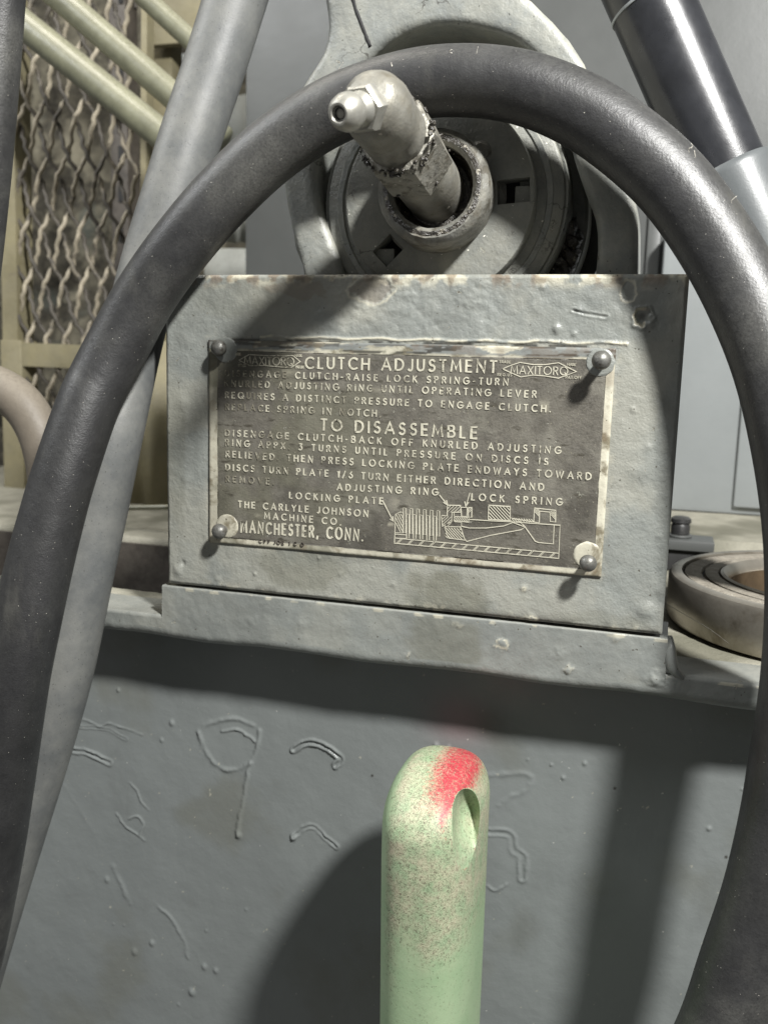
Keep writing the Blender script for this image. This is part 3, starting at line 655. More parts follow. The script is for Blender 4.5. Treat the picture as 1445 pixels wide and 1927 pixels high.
def text_line(txt, p0, p1, hpx, weight=.16, wear=0., name='lettering', xs=None, y=-.00150, parent=npl, vsfs=None):
    A = W(p0[0], p0[1], -.0014); B = W(p1[0], p1[1], -.0014)
    h = hpx*depth((A+B)/2)/F
    L = (B[0]-A[0]); weight *= .88; wear += .035
    base = sum(G[c][0] for c in txt); gaps = len(txt)-1
    sx = 1. if xs is None else xs
    nat = base*h*sx; sp = (L-nat)/gaps
    if sp < .16*h: sx = (L-.16*h*gaps)/(base*h); sp = .16*h
    vs, fs = ([], []) if vsfs is None else vsfs; x = A[0]
    for c in txt:
        wd, st = G[c]; t = (x-A[0])/L
        dz = A[2]+(B[2]-A[2])*t+random.uniform(-.02, .02)*h
        for s in st:
            s = clean(s); pts = [(x+px*h*sx+random.uniform(-.012, .012)*h, dz+pz*h+random.uniform(-.012, .012)*h) for px, pz in s]
            ribbon(vs, fs, pts, weight*h, y, .10)
        x += wd*h*sx+sp
    if vsfs is None:
        V = np.array(vs); wr = wear+.10*(1-smooth01(V[:, 0], .04, .085))+.05*np.sin(V[:, 0]*500)
        return mesh(name, vs, fs, M_letter, parent, False, dict(wear=wr))
T_ = text_line
T_('CLUTCH ADJUSTMENT', (575, 693), (933, 701), 20.5, .17, .0)
T_('DISENGAGE CLUTCH-RAISE LOCK SPRING-TURN', (424.5, 707.5), (955, 725), 11.3, .19, .05)
T_('KNURLED ADJUSTING RING UNTIL OPERATING LEVER', (423.5, 726.5), (1008, 748), 11.5, .19, .08)
T_('REQUIRES A DISTINCT PRESSURE TO ENGAGE CLUTCH.', (424.5, 748.5), (1035, 775.5), 11.5, .19, .05)
T_('REPLACE SPRING IN NOTCH,', (425, 771), (716, 784), 11.2, .18, .10)
T_('TO DISASSEMBLE', (604, 809), (896, 825), 20.5, .17, .03)
T_('DISENGAGE CLUTCH-BACK OFF KNURLED ADJUSTING', (424.5, 820), (1054, 853.5), 11.7, .19, .03)
T_('RING APPX. 3 TURNS UNTIL PRESSURE ON DISCS IS', (424.8, 838), (1030, 875), 11.5, .19, .03)
T_('RELIEVED. THEN PRESS LOCKING PLATE ENDWAYS TOWARD', (425.7, 860), (1111, 903), 11.8, .19, .0)
T_('DISCS TURN PLATE 1/6 TURN EITHER DIRECTION AND', (425, 884.5), (1022, 923), 11.8, .19, .0)
T_('REMOVE.', (425.7, 906.5), (515, 911.5), 11, .18, .14)
T_('ADJUSTING RING', (634.5, 922), (823, 932), 11.7, .19, -.03)
T_('LOCKING PLATE', (545, 937.5), (720, 949), 11.3, .19, -.03)
T_('LOCK SPRING', (887, 941), (1056.5, 951), 12.2, .19, -.06)
T_('THE CARLYLE JOHNSON', (449, 954.5), (692, 972.5), 11.5, .19, -.12)
T_('MACHINE CO.', (498, 976), (641, 988), 11.5, .19, -.10)
T_('MANCHESTER, CONN.', (454, 1001), (682, 1017.5), 20.5, .17, -.12, xs=.62)
# trademark logos: hexagonal outline with the name inside, small legends round it
def logo(off, poly, t0, t1, hp, small, wear):
    vs, fs = [], []
    P = [tuple(W(*off(a, b), -.0014)[[0, 2]]) for a, b in poly]
    ribbon(vs, fs, P+[P[0]], .00030, -.0015)
    text_line('MAXITORQ', off(*t0), off(*t1), hp, .12, 0, vsfs=(vs, fs))
    for s, a, b, hh in small: text_line(s, off(*a), off(*b), hh, .17, 0, vsfs=(vs, fs))
    V = np.array(vs); mesh('trademark_logo', vs, fs, M_letter, npl, False, dict(wear=np.full(len(V), wear)))
o2 = lambda x, y: (770+x/3.44, 610+y/3.44); o1 = lambda x, y: (380+x/3.6125, 610+y/3.6125)
logo(o2, [(602, 290), (660, 266), (715, 248), (800, 262), (880, 262), (965, 250), (1080, 308), (965, 350), (880, 336), (800, 330), (720, 342)], (655, 320), (1022, 330), 14.5,
     [('TRADE', (582, 250), (655, 255), 4.6), ('MARK', (1020, 268), (1075, 272), 4.6), ('REG.US', (570, 335), (662, 338), 4.8), ('PAT.OFF', (1010, 352), (1112, 355), 4.8)], -.02)
logo(o1, [(252, 245), (320, 207), (430, 213), (560, 217), (620, 214), (668, 255), (612, 292), (560, 294), (430, 282), (325, 282)], (290, 272), (625, 282), 14.5,
     [('TRADE', (225, 212), (265, 212), 4.6), ('MARK', (632, 222), (680, 224), 4.6), ('REG.US', (250, 290), (300, 290), 4.8), ('PAT.OFF', (640, 300), (695, 302), 4.8)], .13)
# sectional drawing of the clutch
def diagram():
    vs, fs = [], []; o = lambda x, y: tuple(W(720+x/3.074, 850+y/3.074, -.0014)[[0, 2]])
    def ln(*p, w=.00026): ribbon(vs, fs, [o(*q) for q in p], w, -.0015)
    def rect(a, b, c, d, sk=.06): ln((a, b), (c, b+(c-a)*sk), (c, d+(c-a)*sk), (a, d), (a, b))
    def hatch(a, b, c, d, n, sk=.06, rev=False, sl=1.):
        for i in range(n*2):
            t = i/n
            pts = []
            for xx in (a, c):
                pass
            # line x = a + (c-a)*(t-s), y from b..d
            x0 = a+(c-a)*t; y0 = b; x1_ = x0-(d-b)*sl; y1_ = d
            if rev: x0, x1_ = a+c-x0, a+c-x1_
            # clip to [a,c]
            P = [(x0, y0), (x1_, y1_)]; dx, dy = x1_-x0, y1_-y0; ts = [0, 1]
            lo, hi = 0., 1.
            if abs(dx) > 1e-6:
                q = sorted(((a-x0)/dx, (c-x0)/dx)); lo, hi = max(lo, q[0]), min(hi, q[1])
            if hi-lo > .08:
                ln(*[(x0+dx*s, y0+dy*s+(x0+dx*s-a)*sk) for s in (lo+.02, hi-.02)], w=.00022)
    # discs
    ln((68, 533), (74, 362), (100, 350), (118, 352), (118, 470), (74, 470)); hatch(76, 358, 116, 465, 3, .02, True, .5)
    for i in range(11):
        x = 118+i*19.5; t = 326+i*1.6 if i % 2 == 0 else 360+i*1.5; b = 470+i*2 if i % 2 == 0 else 498+i*1.8
        ln((x, t), (x+15, t+1), (x+15, b), (x, b), (x, t), w=.00022)
    ln((70, 478), (135, 482)); ln((70, 500), (140, 504))
    # adjusting ring, lock spring
    ln((338, 370), (372, 372), (374, 310), (450, 312), (450, 350), (400, 352), (398, 405), (345, 432), (338, 370)); hatch(374, 312, 448, 350, 4); hatch(345, 374, 396, 428, 3)
    ln((452, 322), (515, 324), (513, 380), (495, 378), (492, 322)); ln((488, 322), (486, 375), (455, 374), (452, 322)); hatch(494, 326, 513, 378, 2)
    ln((412, 352), (412, 400), (498, 408), (498, 380), (412, 376)); hatch(416, 380, 496, 404, 6, .05, True)
    ln((356, 434), (450, 436), (475, 512), (380, 500), (356, 434)); hatch(362, 438, 460, 500, 6, .08, True)
    # lever and cone sleeve
    ln((415, 405), (455, 408), (455, 432), (500, 442), (600, 442), (700, 430), (752, 410), (790, 402), (822, 436), (800, 452), (620, 485), (485, 520), (470, 500), (448, 436))
    ln((822, 436), (880, 518), (900, 526), (985, 534), (990, 424)); ln((498, 392), (620, 400), (740, 406), (1024, 426), (1016, 618)); ln((752, 410), (822, 436))
    ln((612, 310), (736, 318), (736, 400), (610, 392), (612, 310), w=.0003); hatch(614, 312, 734, 392, 6, .07, True)
    ln((740, 385), (900, 412)); hatch(742, 384, 872, 402, 9, .06, True)
    ln((876, 326), (1000, 340), (998, 408), (968, 404), (966, 350), (906, 345), (904, 412), (872, 408), (876, 326)); hatch(878, 330, 904, 406, 3, .06, True); hatch(970, 344, 998, 404, 3, .06, True)
    # shaft
    ln((68, 500), (1016, 588)); ln((68, 530), (1016, 618)); ln((68, 500), (68, 530))
    for i in range(15):
        x = 80+i*63; y = 500+(x-68)*.0928
        ln((x+28, y+2), (x, y+29)); ln((x+36, y+3), (x+8, y+30), w=.0002)
    # leader arrows
    ln((0, 285), (60, 402), w=.0003); ln((44, 392), (60, 402), (58, 376), w=.0004)
    ln((328, 252), (374, 308), w=.0003); ln((352, 294), (374, 308), (368, 284), w=.0004)
    ln((503, 240), (480, 318), w=.0003); ln((474, 290), (480, 318), (494, 296), w=.0004)
    V = np.array(vs); mesh('clutch_diagram', vs, fs, M_letter, npl, False, dict(wear=np.full(len(V), -.02)))
diagram()
# ghost print on the lower border
vs, fs = [], []
for s, a, b in (('CPF', (488, 1021), (508, 1022)), ('JOE', (516, 1023), (534, 1025)), ('ICO', (545, 1025), (572, 1028))): text_line(s, a, b, 6.5, .2, 0, vsfs=(vs, fs), y=-.0016)
mesh('border_stamp', vs, fs, M_brown, npl, False)

# ================================================================ clutch
AX = np.array([.1085, 0, .0285])
clutch = thing('clutch_assembly', 'round grey painted disc clutch with a central hub behind the bracket top edge', 'clutch', (AX[0], .05, -.012))
def at(y): return (AX[0], y, AX[2])
lathe('rear_flange', [(.035, 0), (.0500, 0), (.0512, -.001), (.0515, -.012), (.048, -.013)], (AX[0]+.0015, .042, AX[2]-.004), (0, -1, 0), M_cast, clutch, 96)
lathe('disc_pack', [(.0, .02), (.0435, .02), (.0435, .000), (.0425, 0)], at(.058), (0, -1, 0), M_grease, clutch, 72, wob=.012)
# front disc with cut slots: polygon rings
def slotted(name, r0, r1, y, th, slots, m, bev):
    prof = [(r0, 0), (r1-bev, 0), (r1-bev*.3, -bev*.3), (r1, -bev), (r1, -th), (r0, -th), (r0, 0)]
    o = lathe(name, prof, at(y), (0, -1, 0), m, clutch, 128)
    if slots:
        bm = bmesh.new(); bm.from_mesh(o.data); bmesh.ops.remove_doubles(bm, verts=bm.verts, dist=1e-7); bmesh.ops.recalc_face_normals(bm, faces=bm.faces); bm.to_mesh(o.data); bm.free()
        cut = []
        for sa_, hw, ri, ro in slots:
            c = box('cutter', (ri, -.02, -hw), (ro, .02, hw), m, None, 0); c.location = (AX[0], y, AX[2]); c.rotation_euler = (0, -math.radians(sa_), 0); cut.append(c)
            md = o.modifiers.new('cut', 'BOOLEAN'); md.operation = 'DIFFERENCE'; md.solver = 'EXACT'; md.object = c
        bpy.context.view_layer.update()
        me = bpy.data.meshes.new_from_object(o.evaluated_get(bpy.context.evaluated_depsgraph_get())); o.modifiers.clear(); o.data = me
        me.polygons.foreach_set('use_smooth', [True]*len(me.polygons)); me.set_sharp_from_angle(angle=math.radians(35))
        for c in cut: bpy.data.objects.remove(c)
    return o
slotted('pressure_disc', .030, .0462, .018, .016, [], M_disc, .0012)
slotted('locking_plate', .014, .0362, .0105, .0080, [(4, .0043, .0225, .0345), (225, .0040, .0215, .031)], M_disc, .0010)
# dark floor of the slots
lathe('slot_floor', [(0, 0), (.034, 0)], at(.0212), (0, -1, 0), M_dark, clutch, 48)
# thin curled rim on the disc, a tab plate showing inside the right slot
lathe('disc_rim', [(.0460, .0000), (.0472, .0006), (.0478, -.0005), (.0476, -.014), (.0462, -.016)], at(.0195), (0, -1, 0), M_cast, clutch, 120, wob=.002)
p = W(972, 380, .0175); box('slot_tab', (p[0]-.0002, .0135, p[2]-.0060), (p[0]+.0070, .0205, p[2]+.0050), M_disc, clutch, .0006)
p = W(752, 470, .0175); box('slot_tab', (p[0]-.0085, .0135, p[2]-.009), (p[0]-.0010, .0205, p[2]+.000), M_disc, clutch, .0006)
HB = np.array([.1105, -.004, .0300])
lathe('hub_collar', [(.0145, -.012), (.0145, .0010), (.0158, .0026), (.0182, .0026), (.0198, .0012), (.0205, -.001), (.0208, -.018), (.024, -.020)], HB, (0.06, -1, .04), M_collar, clutch, 72, wob=.006)
lathe('hub_bore_grease', [(.0000, -.010), (.012, -.0095), (.0147, -.003), (.0160, .0029), (.0172, .0029), (.0180, .0024)], HB, (.06, -1, .04), M_grease, clutch, 72, wob=.02)
# small bolt ear beside the collar
p = W(905, 285, .010); lathe('ear_bolt', [(0, .0012), (.0026, .0012), (.0032, .0004), (.0038, 0), (.0048, -.001), (.0050, -.006)], (p[0], p[1], p[2]), (.1, -1, .1), M_collar, clutch, 24, wob=.03)
# cracked curl of paint on the pressure disc
lathe('ring_step', [(.0395, 0), (.0398, .0006), (.0418, .0006), (.0421, 0)], at(.018), (0, -1, 0), M_cast, clutch, 120, wob=.003)
tube('paint_curl', catmull([W(945, 232, .0165), W(965, 262, .0165), W(985, 292, .0165), W(992, 322, .0165), W(1000, 352, .0165), W(998, 375, .0165)], 5), [.0005+.0003*random.random() for _ in range(26)], M_cast, clutch, 6)
# greasy teeth of the disc pack seen at the right
for k, (px, py) in enumerate([(1062, 430), (1050, 462), (1068, 478), (1046, 492), (1062, 505), (1042, 512), (1072, 452)]):
    p = W(px, py, .033); vs, fs = tube_data(catmull([p+np.array([0, -.004, -.002]), p+np.array([.001, 0, 0]), p+np.array([0, .006, .002])], 3), .0032+.001*random.random(), 9, True, .25)
    mesh('disc_tooth', vs, fs, M_grease, clutch)

# stud with grease nipple
SB, ST = W(826, 372, .012), W(703, 196, -.062)
sa = (ST-SB)/np.linalg.norm(ST-SB); SL = float(np.linalg.norm(ST-SB))
stud = thing('shaft_end_stud', 'worn steel stud with a rounded end sticking out of the clutch hub', 'stud', SB)
lathe('stud_body', [(.0112, 0), (.0112, SL*.40), (.0108, SL*.44)], SB, sa, M_stud, stud, 40, wob=.004)
lathe('shoulder', [(.0100, SL*.408), (.0130, SL*.420), (.0134, SL*.44), (.0134, SL*.68), (.0128, SL*.71), (.0102, SL*.725)], SB, sa, M_shoulder, stud, 6, wob=.015, sm=False)
lathe('rounded_head', [(.0095, SL*.68), (.0104, SL*.70), (.0104, SL*.77), (.0098, SL*.80), (.0104, SL*.82), (.0107, SL*.88), (.0107, SL*.96), (.0100, SL*1.01), (.0082, SL*1.055), (.0055, SL*1.08), (0, SL*1.088)], SB, sa, M_stud, stud, 40, wob=.006)
ring = thing('grease_clump', None, None, SB)
bpy.data.objects.remove(ring)
gv, gf = [], []
random.seed(5)
for k in range(90):
    a = random.uniform(0, 6.28); hgt = SL*random.choice([.69, .71, .43, .72, .70]); r = .0122
    u = np.cross(sa, [0, 0, 1]); u /= np.linalg.norm(u); v = np.cross(sa, u)
    c = SB+sa*(hgt+random.uniform(-.002, .002))+r*(math.cos(a)*u+math.sin(a)*v)
    d = (sa*random.uniform(-1, 1)+u*random.uniform(-1, 1)+v*random.uniform(-1, 1))*.0009
    vs, fs = tube_data([c-d, c, c+d], [.0003, .0004+.0006*random.random()**2, .0003], 7, True, .3); b = len(gv); gv += list(vs); gf += [[i+b for i in f] for f in fs]
mesh('grease_lumps', gv, gf, M_grease, stud)['kind'] = 'stuff'
# grease nipple, screwed into the left side of the head
HP = SB+sa*SL*.86
zd = W(632, 212, -.083)-W(697, 198, -.066); zd /= np.linalg.norm(zd)
zz0 = W(690, 203, -.068)
zerk = thing('grease_nipple', 'small plated grease nipple screwed into the left side of the stud head', 'grease nipple', zz0)
lathe('nipple_hex', [(0, -.007), (.0050, -.006), (.0066, -.0008), (.0072, 0), (.0072, .0028), (.0064, .0038), (.004, .0038)], zz0, zd, M_zerk, zerk, 6)
lathe('nipple_neck', [(.0052, .0030), (.0050, .0042), (.0038, .0060), (.0036, .0075)], zz0, zd, M_zerk, zerk, 28)
lathe('nipple_ball', [(.0036, .0070), (.0048, .0078), (.0054, .0092), (.0054, .0108), (.0047, .0132), (.0036, .0148), (.0030, .0153), (.0024, .0153), (.0019, .0147), (.0015, .0141), (.0010, .0144), (0, .0146)], zz0, zd, M_zerk, zerk, 36)
lathe('nipple_hole', [(.0021, .0150), (.0018, .0145), (.0013, .0142)], zz0, zd, M_dark, zerk, 20)

# ================================================================ yoke casting round the clutch
def yoke():
    outer = [(580, 560), (568, 500), (548, 430), (533, 345), (533, 275), (552, 195), (582, 140), (608, 98), (617, 50), (611, 0), (604, -60), (700, -75), (860, -75), (945, -35), (1000, 5), (1038, 38), (1070, 78), (1098, 118), (1114, 165), (1150, 250), (1180, 320), (1195, 378), (1200, 430), (1198, 560)]
    inner = [(1118, 560), (1124, 470), (1120, 415), (1104, 370), (1080, 300), (1062, 215), (1040, 150), (1006, 105), (965, 72), (900, 52), (845, 45), (790, 52), (735, 76), (690, 115), (655, 165), (620, 235), (600, 300), (598, 360), (612, 420), (640, 490), (655, 560)]
    P = [W(a, b, .016) for a, b in outer]; Q = [W(a, b, .016) for a, b in inner]
    def dens(R, m=2):
        c = catmull([(p[0], p[2], 0) for p in R], m); return [(q[0], q[1]) for q in c]
    return dens(P), dens(Q)
yo, yi = yoke()
ring_pts = yo+yi
yk = thing('clutch_yoke', 'heavy cast grey yoke arching around the clutch discs', 'yoke', (.11, .03, -.02))
prism('yoke_body', ring_pts, .015, .044, M_cast, yk, .0034, 5)
# boss rib and seam on the upper left
tube('casting_crack', catmull([W(660, -30, .0152), W(668, 12, .0152), W(683, 52, .0152), W(697, 88, .0152)], 6), .0007, M_dark, yk, 8, wob=.2)
lathe('yoke_web', [(0, 0), (.062, 0)], (AX[0], .056, AX[2]+.005), (0, -1, 0), M_recess, yk, 64)

# ================================================================ black hose arch, conduit, other hoses
random.seed(11)
arch = [(-120, 2040, 130, -.050), (-85, 1900, 130, -.050), (-52, 1760, 130, -.050), (-22, 1603, 130, -.050), (-6, 1500, 130, -.050), (26, 1290, 128, -.049), (51, 1170, 125, -.046), (76, 1060, 122, -.042), (98, 975, 119, -.038), (121, 895, 117, -.034), (163, 771, 115, -.026),
        (192, 708, 115, -.021), (228, 640, 115, -.017), (272, 560, 114, -.014), (335, 470, 115, -.013), (420, 370, 117, -.011), (520, 277, 119, -.009), (635, 205, 121, -.008), (760, 163, 124, -.007), (870, 152, 127, -.007), (980, 165, 130, -.007),
        (1088, 207, 134, -.007), (1185, 272, 138, -.008), (1270, 352, 141, -.009), (1345, 456, 144, -.011), (1405, 565, 147, -.015),
        (1455, 690, 148, -.020), (1490, 830, 150, -.025), (1512, 980, 150, -.029), (1518, 1130, 150, -.032), (1512, 1290, 156, -.038), (1492, 1430, 156, -.040), (1468, 1560, 152, -.040), (1437, 1690, 152, -.042), (1394, 1820, 152, -.044), (1350, 1950, 152, -.046), (1285, 2080, 150, -.048)]
h1 = px_tube('black_hose', arch, M_hose2, None, 8, 56, loc=W(870, 152, -.026))
tag(h1, 'thick black rubber hose arching over the nameplate from left to right', 'hose')
# lint caught on the hose
lv, lf = [], []
for (px, py) in [(1298, 276), (1300, 283), (1380, 378), (1310, 292), (640, 128), (742, 118), (855, 96), (900, 98)]:
    p = W(px-4, py+4, -.026); q = p+np.array([random.uniform(-.0005, .0022), -.001, random.uniform(.0004, .0022)])
    m_ = (p+q)/2+np.array([random.uniform(-.001, .001), 0, random.uniform(-.001, .001)])
    vs, fs = tube_data(catmull([p, m_, q], 4), .00009, 5); b = len(lv); lv += list(vs); lf += [[i+b for i in f] for f in fs]
hl = mesh('lint', lv, lf, M_lint, h1); hl['kind'] = 'stuff'
cond = px_tube('grey_conduit', [(470, -90, 118, .045), (443, 0, 116, .042), (404, 125, 115, .037), (362, 250, 115, .030), (325, 370, 114, .024), (285, 500, 113, .019), (250, 640, 112, .012), (216, 800, 112, -.001), (185, 950, 113, -.006),
        (150, 1110, 114, -.012), (118, 1260, 116, -.018), (72, 1420, 118, -.022), (22, 1580, 118, -.027), (-28, 1740, 120, -.032), (-80, 1920, 120, -.036)], M_cond, None, 8, 48, loc=W(443, 0, .042))
tag(cond, 'dusty grey straight conduit running down the left behind the black hose', 'conduit')
lh = px_tube('black_hose', [(8, -90, 92, -.03), (2, 0, 88, -.03), (-8, 150, 86, -.03), (-24, 330, 86, -.03), (-45, 520, 86, -.03), (-70, 700, 86, -.03)], M_hose2, None, 8, 36, loc=W(2, 0, -.03))
tag(lh, 'dark rubber hose cut off by the upper left photo edge in front of the guard', 'hose')
tp = px_tube('bent_pipe', [(-140, 722, 84, .04), (-70, 716, 84, .04), (-10, 728, 82, .04), (38, 757, 80, .04), (70, 805, 78, .04), (88, 870, 76, .04), (96, 950, 76, .04), (100, 1040, 76, .04)], M_tan, None, 8, 36, loc=W(96, 950, .04))
tag(tp, 'dusty tan pipe bend entering from the left edge behind the black hose', 'pipe')

# black shaft and sleeve upper right
S0, S1 = W(1190, -70, .035), W(1410, 430, .035)
sx = (S1-S0)/np.linalg.norm(S1-S0); SLn = float(np.linalg.norm(S1-S0))
rr = 76*depth(W(1300, 150, .035))/F
shaft = thing('push_rod', 'glossy black rod slanting down into a grey sleeve at the upper right', 'rod', S0)
lathe('rod', [(0, 0), (rr, 0), (rr, SLn*.9), (0, SLn*.9)], S0, sx, M_shaft, shaft, 72)
h_ = float((W(1163, 17, .035)-S0).dot(sx))+.004
lathe('white_band', [(rr+.0001, h_), (rr+.0004, h_+.0002), (rr+.0004, h_+.0010), (rr+.0001, h_+.0012)], S0, sx, M_sleeve, shaft, 72)
hs = float((W(1395, 305, .035)-S0).dot(sx))
lathe('sleeve', [(rr*1.0, hs+.001), (rr*1.10, hs), (rr*1.16, hs+.0012), (rr*1.18, hs+.003), (rr*1.2, hs+.14), (rr*.5, hs+.14)], S0, sx, M_sleeve2, shaft, 72)

# ================================================================ bearing, bolt and clamp bar on the shelf
BC = np.array([.2725, .0905, ZS+.0006]); BR, BH = .0710, .0205
bear = thing('ball_bearing', 'large used ball bearing ring lying on the dusty shelf right of the bracket', 'bearing', BC)
lathe('outer_ring', [(BR-.0058, BH-.0030), (BR-.0055, BH-.0002), (BR-.0030, BH), (BR-.0010, BH-.0008), (BR, BH-.0026), (BR, .0022), (BR-.001, .0005), (BR-.010, 0)], BC, (0, 0, 1), M_bear, bear, 128)
lathe('shield', [(BR-.0142, BH-.0026), (BR-.0138, BH-.0010), (BR-.0100, BH-.0006), (BR-.0070, BH-.0010), (BR-.0066, BH-.0030)], BC, (0, 0, 1), M_bdust, bear, 160, wob=.0012)
lathe('shield', [(BR-.0215, BH-.0030), (BR-.0210, BH-.0008), (BR-.0180, BH-.0005), (BR-.0155, BH-.0010), (BR-.0152, BH-.0030)], BC, (0, 0, 1), M_bdust, bear, 160, wob=.0012)
lathe('shield_groove', [(BR-.0235, BH-.0029), (BR-.0054, BH-.0029)], BC, (0, 0, 1), M_dark, bear, 96)
lathe('inner_ring', [(BR-.0255, 0), (BR-.0260, .002), (BR-.0260, BH-.004), (BR-.0246, BH-.0012), (BR-.0232, BH+.0002), (BR-.0220, BH-.0004), (BR-.0218, BH-.004)], BC, (0, 0, 1), M_bear, bear, 128)
lathe('bore_face', [(BR-.0262, .0008), (BR-.0262, BH-.0046)], BC, (0, 0, 1), M_bore, bear, 128)
p1, p2 = WZ(1346, 1006, -.1215), WZ(1262, 998, -.1215)
bar = thing('clamp_bar', 'flat grey steel clamp bar with a dark front edge on the rear shelf', 'clamp bar', (p1[0]-.03, .19, ZS))
box('bar_plate', (p1[0]-.08, .183, -.1290), (p1[0]-.001, .2045, -.1232), M_case, bar, .0012)
box('bar_foot', (p1[0]-.08, .186, ZS), (p1[0]-.003, .2040, -.1292), M_dark, bar, .0008)
bp_ = WZ(1280, 985, -.1232); bp_[1] = .194; bp_[0] = W(1281, 975, .194)[0]
bolt = thing('bolt', 'small dark bolt with washer standing on the clamp bar', 'bolt', bp_)
lathe('washer', [(0, .0), (.0062, 0), (.0066, .0006), (.0064, .0014), (.003, .0016)], (bp_[0], bp_[1], -.1231), (0, 0, 1), M_case, bolt, 32)
lathe('bolt_head', [(.0035, .0014), (.0050, .0018), (.0052, .0060), (.0046, .0075), (.0056, .0082), (.0054, .0102), (.0040, .0112), (0, .0114)], (bp_[0], bp_[1], -.1231), (0, 0, 1), M_hose2, bolt, 28)

# ================================================================ green lever
def lever():
    tipx = W(812, 1560, -.058)[0]-.0034
    # stack of horizontal sections from the domed tip down; cross-section is a rounded bar, deeper than wide
    Zt = W(812, 1417, -.046)[2]-.0060
    zc_front = -.066
    rows = 190; seg = 220; V = []; red = []; worn = []
    hw0 = 97*depth(W(812, 1520, -.062))/F
    L = .165; R = .0190
    for i in range(rows+1):
        if i < 80: th = math.pi/2*i/80; s = R*(1-math.cos(th)); k = math.sin(th)
        else: s = R+(L-R)*(i-80)/(rows-80); k = 1.
        hw = hw0*(k**.60 if k > 0 else 0)*(1-.02*(s/L))
        yf = zc_front+.010*max(0, s-.03)/L; yb = -.004
        dm = (yb-yf)/2; dp = dm*(k**.95 if k > 0 else 0)
        cx = tipx+.0004*(s/L); cy = (yf+yb)/2-0*(1-k)
        for j in range(seg):
            a = 2*math.pi*j/seg; c_, s_ = math.cos(a), math.sin(a); e = 2/2.7
            x = cx+hw*math.copysign(abs(c_)**e, c_); y = cy+dp*math.copysign(abs(s_)**e, s_); V.append([x, y, Zt-s])
    V = np.array(V)
    fs = [[i*seg+k, i*seg+(k+1) % seg, (i+1)*seg+(k+1) % seg, (i+1)*seg+k] for i in range(rows) for k in range(seg)]
    return V, fs, tipx, Zt, hw0
LV, LF, LX, LZt, LHW = lever()
# recessed eye hole in the front right of the tip: push the surface inwards
hz = W(884, 1535, -.064)[2]
from mathutils.bvhtree import BVHTree
bt = BVHTree.FromPolygons([tuple(v) for v in LV], LF)
def hit(px, py):
    d_ = ray(px, py); return np.array(bt.ray_cast(Vector(CAM), Vector(d_))[0])
HITP = hit(873, 1572); HITA = hit(878, 1530)
d_ = ray(878, 1530); NA = np.array(bt.ray_cast(Vector(CAM), Vector(d_))[1]); NA = NA*np.sign(NA[1])
# distance of every vertex from the drilled eye, in the plane of the opening
e = np.sqrt(((LV[:, 0]-HITP[0])/.0045)**2+((LV[:, 2]-HITP[2])/.0115)**2)
fr = (LV[:, 1] < -.030).astype(float)
lz = (LZt-LV[:, 2]); lx = (LV[:, 0]-LX)/LHW
ea = np.sqrt(((LV[:, 0]-HITA[0])/.0062)**2+((LV[:, 2]-HITA[2])/.0080)**2)
red = (1-smooth01(lz+.005*np.abs(lx-.42), .002, .0165))*smooth01(lx, -.50, .40)+.38*np.exp(-((ea-1.0)/.22)**2)*fr*(1-smooth01(lz, .013, .022))
worn = np.clip(smooth01(lx, -.75, -.35)*(1-smooth01(lz, .028, .065))+.7*np.exp(-(((lx-.45)/.45)**2+((lz-.053)/.008)**2))+.5*np.exp(-((lx+.5)/.12)**2)*(1-smooth01(lz, .055, .085))+.08, 0, 1)
lev = mesh('lever', LV, LF, M_lever, None, True, dict(red=np.clip(red, 0, 1), worn=worn), loc=(LX, -.03, LZt-.165))
bm = bmesh.new(); bm.from_mesh(lev.data); bmesh.ops.remove_doubles(bm, verts=bm.verts, dist=2e-6)
bmesh.ops.holes_fill(bm, edges=[q for q in bm.edges if q.is_boundary], sides=0); bmesh.ops.recalc_face_normals(bm, faces=bm.faces); bm.to_mesh(lev.data); bm.free()
# the slanting eye hole is drilled out of the tip
NR, NA_ = 26, 96; cv = []
for k in range(NR+2):
    rho = min(1., k/(NR-1)); 
    for q in range(NA_):
        th = 2*math.pi*q/NA_; c_, s_ = math.cos(th), math.sin(th)
        yy = 1530-(46*s_ if s_ > 0 else 108*s_); t_ = max(0, (yy-1530)/108)
        wd_ = 26*abs(c_)**(.9 if s_ > 0 else 1.15)
        px = 877+rho*(-5*t_+math.copysign(wd_, c_)); py = 1545+rho*(yy-1545)
        if k > NR-1: px, py = 876+(px-876)*(1.04), 1545+(py-1545)*1.02
        hp = hit(px, py); dr = ray(px, py); dr /= np.linalg.norm(dr)
        D = .0022+.0125*(1-float(smooth01(np.array(py), 1535, 1625)))
        dd = D*(1-rho**3.2) if k <= NR-1 else (-.0006 if k == NR else -.016)
        cv.append(hp+dr*dd)
cf = [[k*NA_+q, k*NA_+(q+1) % NA_, (k+1)*NA_+(q+1) % NA_, (k+1)*NA_+q] for k in range(NR+1) for q in range(NA_)]
cf.append([(NR+1)*NA_+q for q in range(NA_)])
cut = mesh('cutter', cv, cf, M_lever)
bm = bmesh.new(); bm.from_mesh(cut.data); bmesh.ops.remove_doubles(bm, verts=bm.verts, dist=1e-6); bmesh.ops.recalc_face_normals(bm, faces=bm.faces); bm.to_mesh(cut.data); bm.free()
n_ = len(cut.data.vertices); a_ = cut.data.attributes.new('worn', 'FLOAT', 'POINT'); a_.data.foreach_set('value', [.75]*n_); a_ = cut.data.attributes.new('red', 'FLOAT', 'POINT'); a_.data.foreach_set('value', [-1.0]*n_)
md = lev.modifiers.new('eye', 'BOOLEAN'); md.operation = 'DIFFERENCE'; md.solver = 'EXACT'; md.object = cut
bpy.context.view_layer.update()
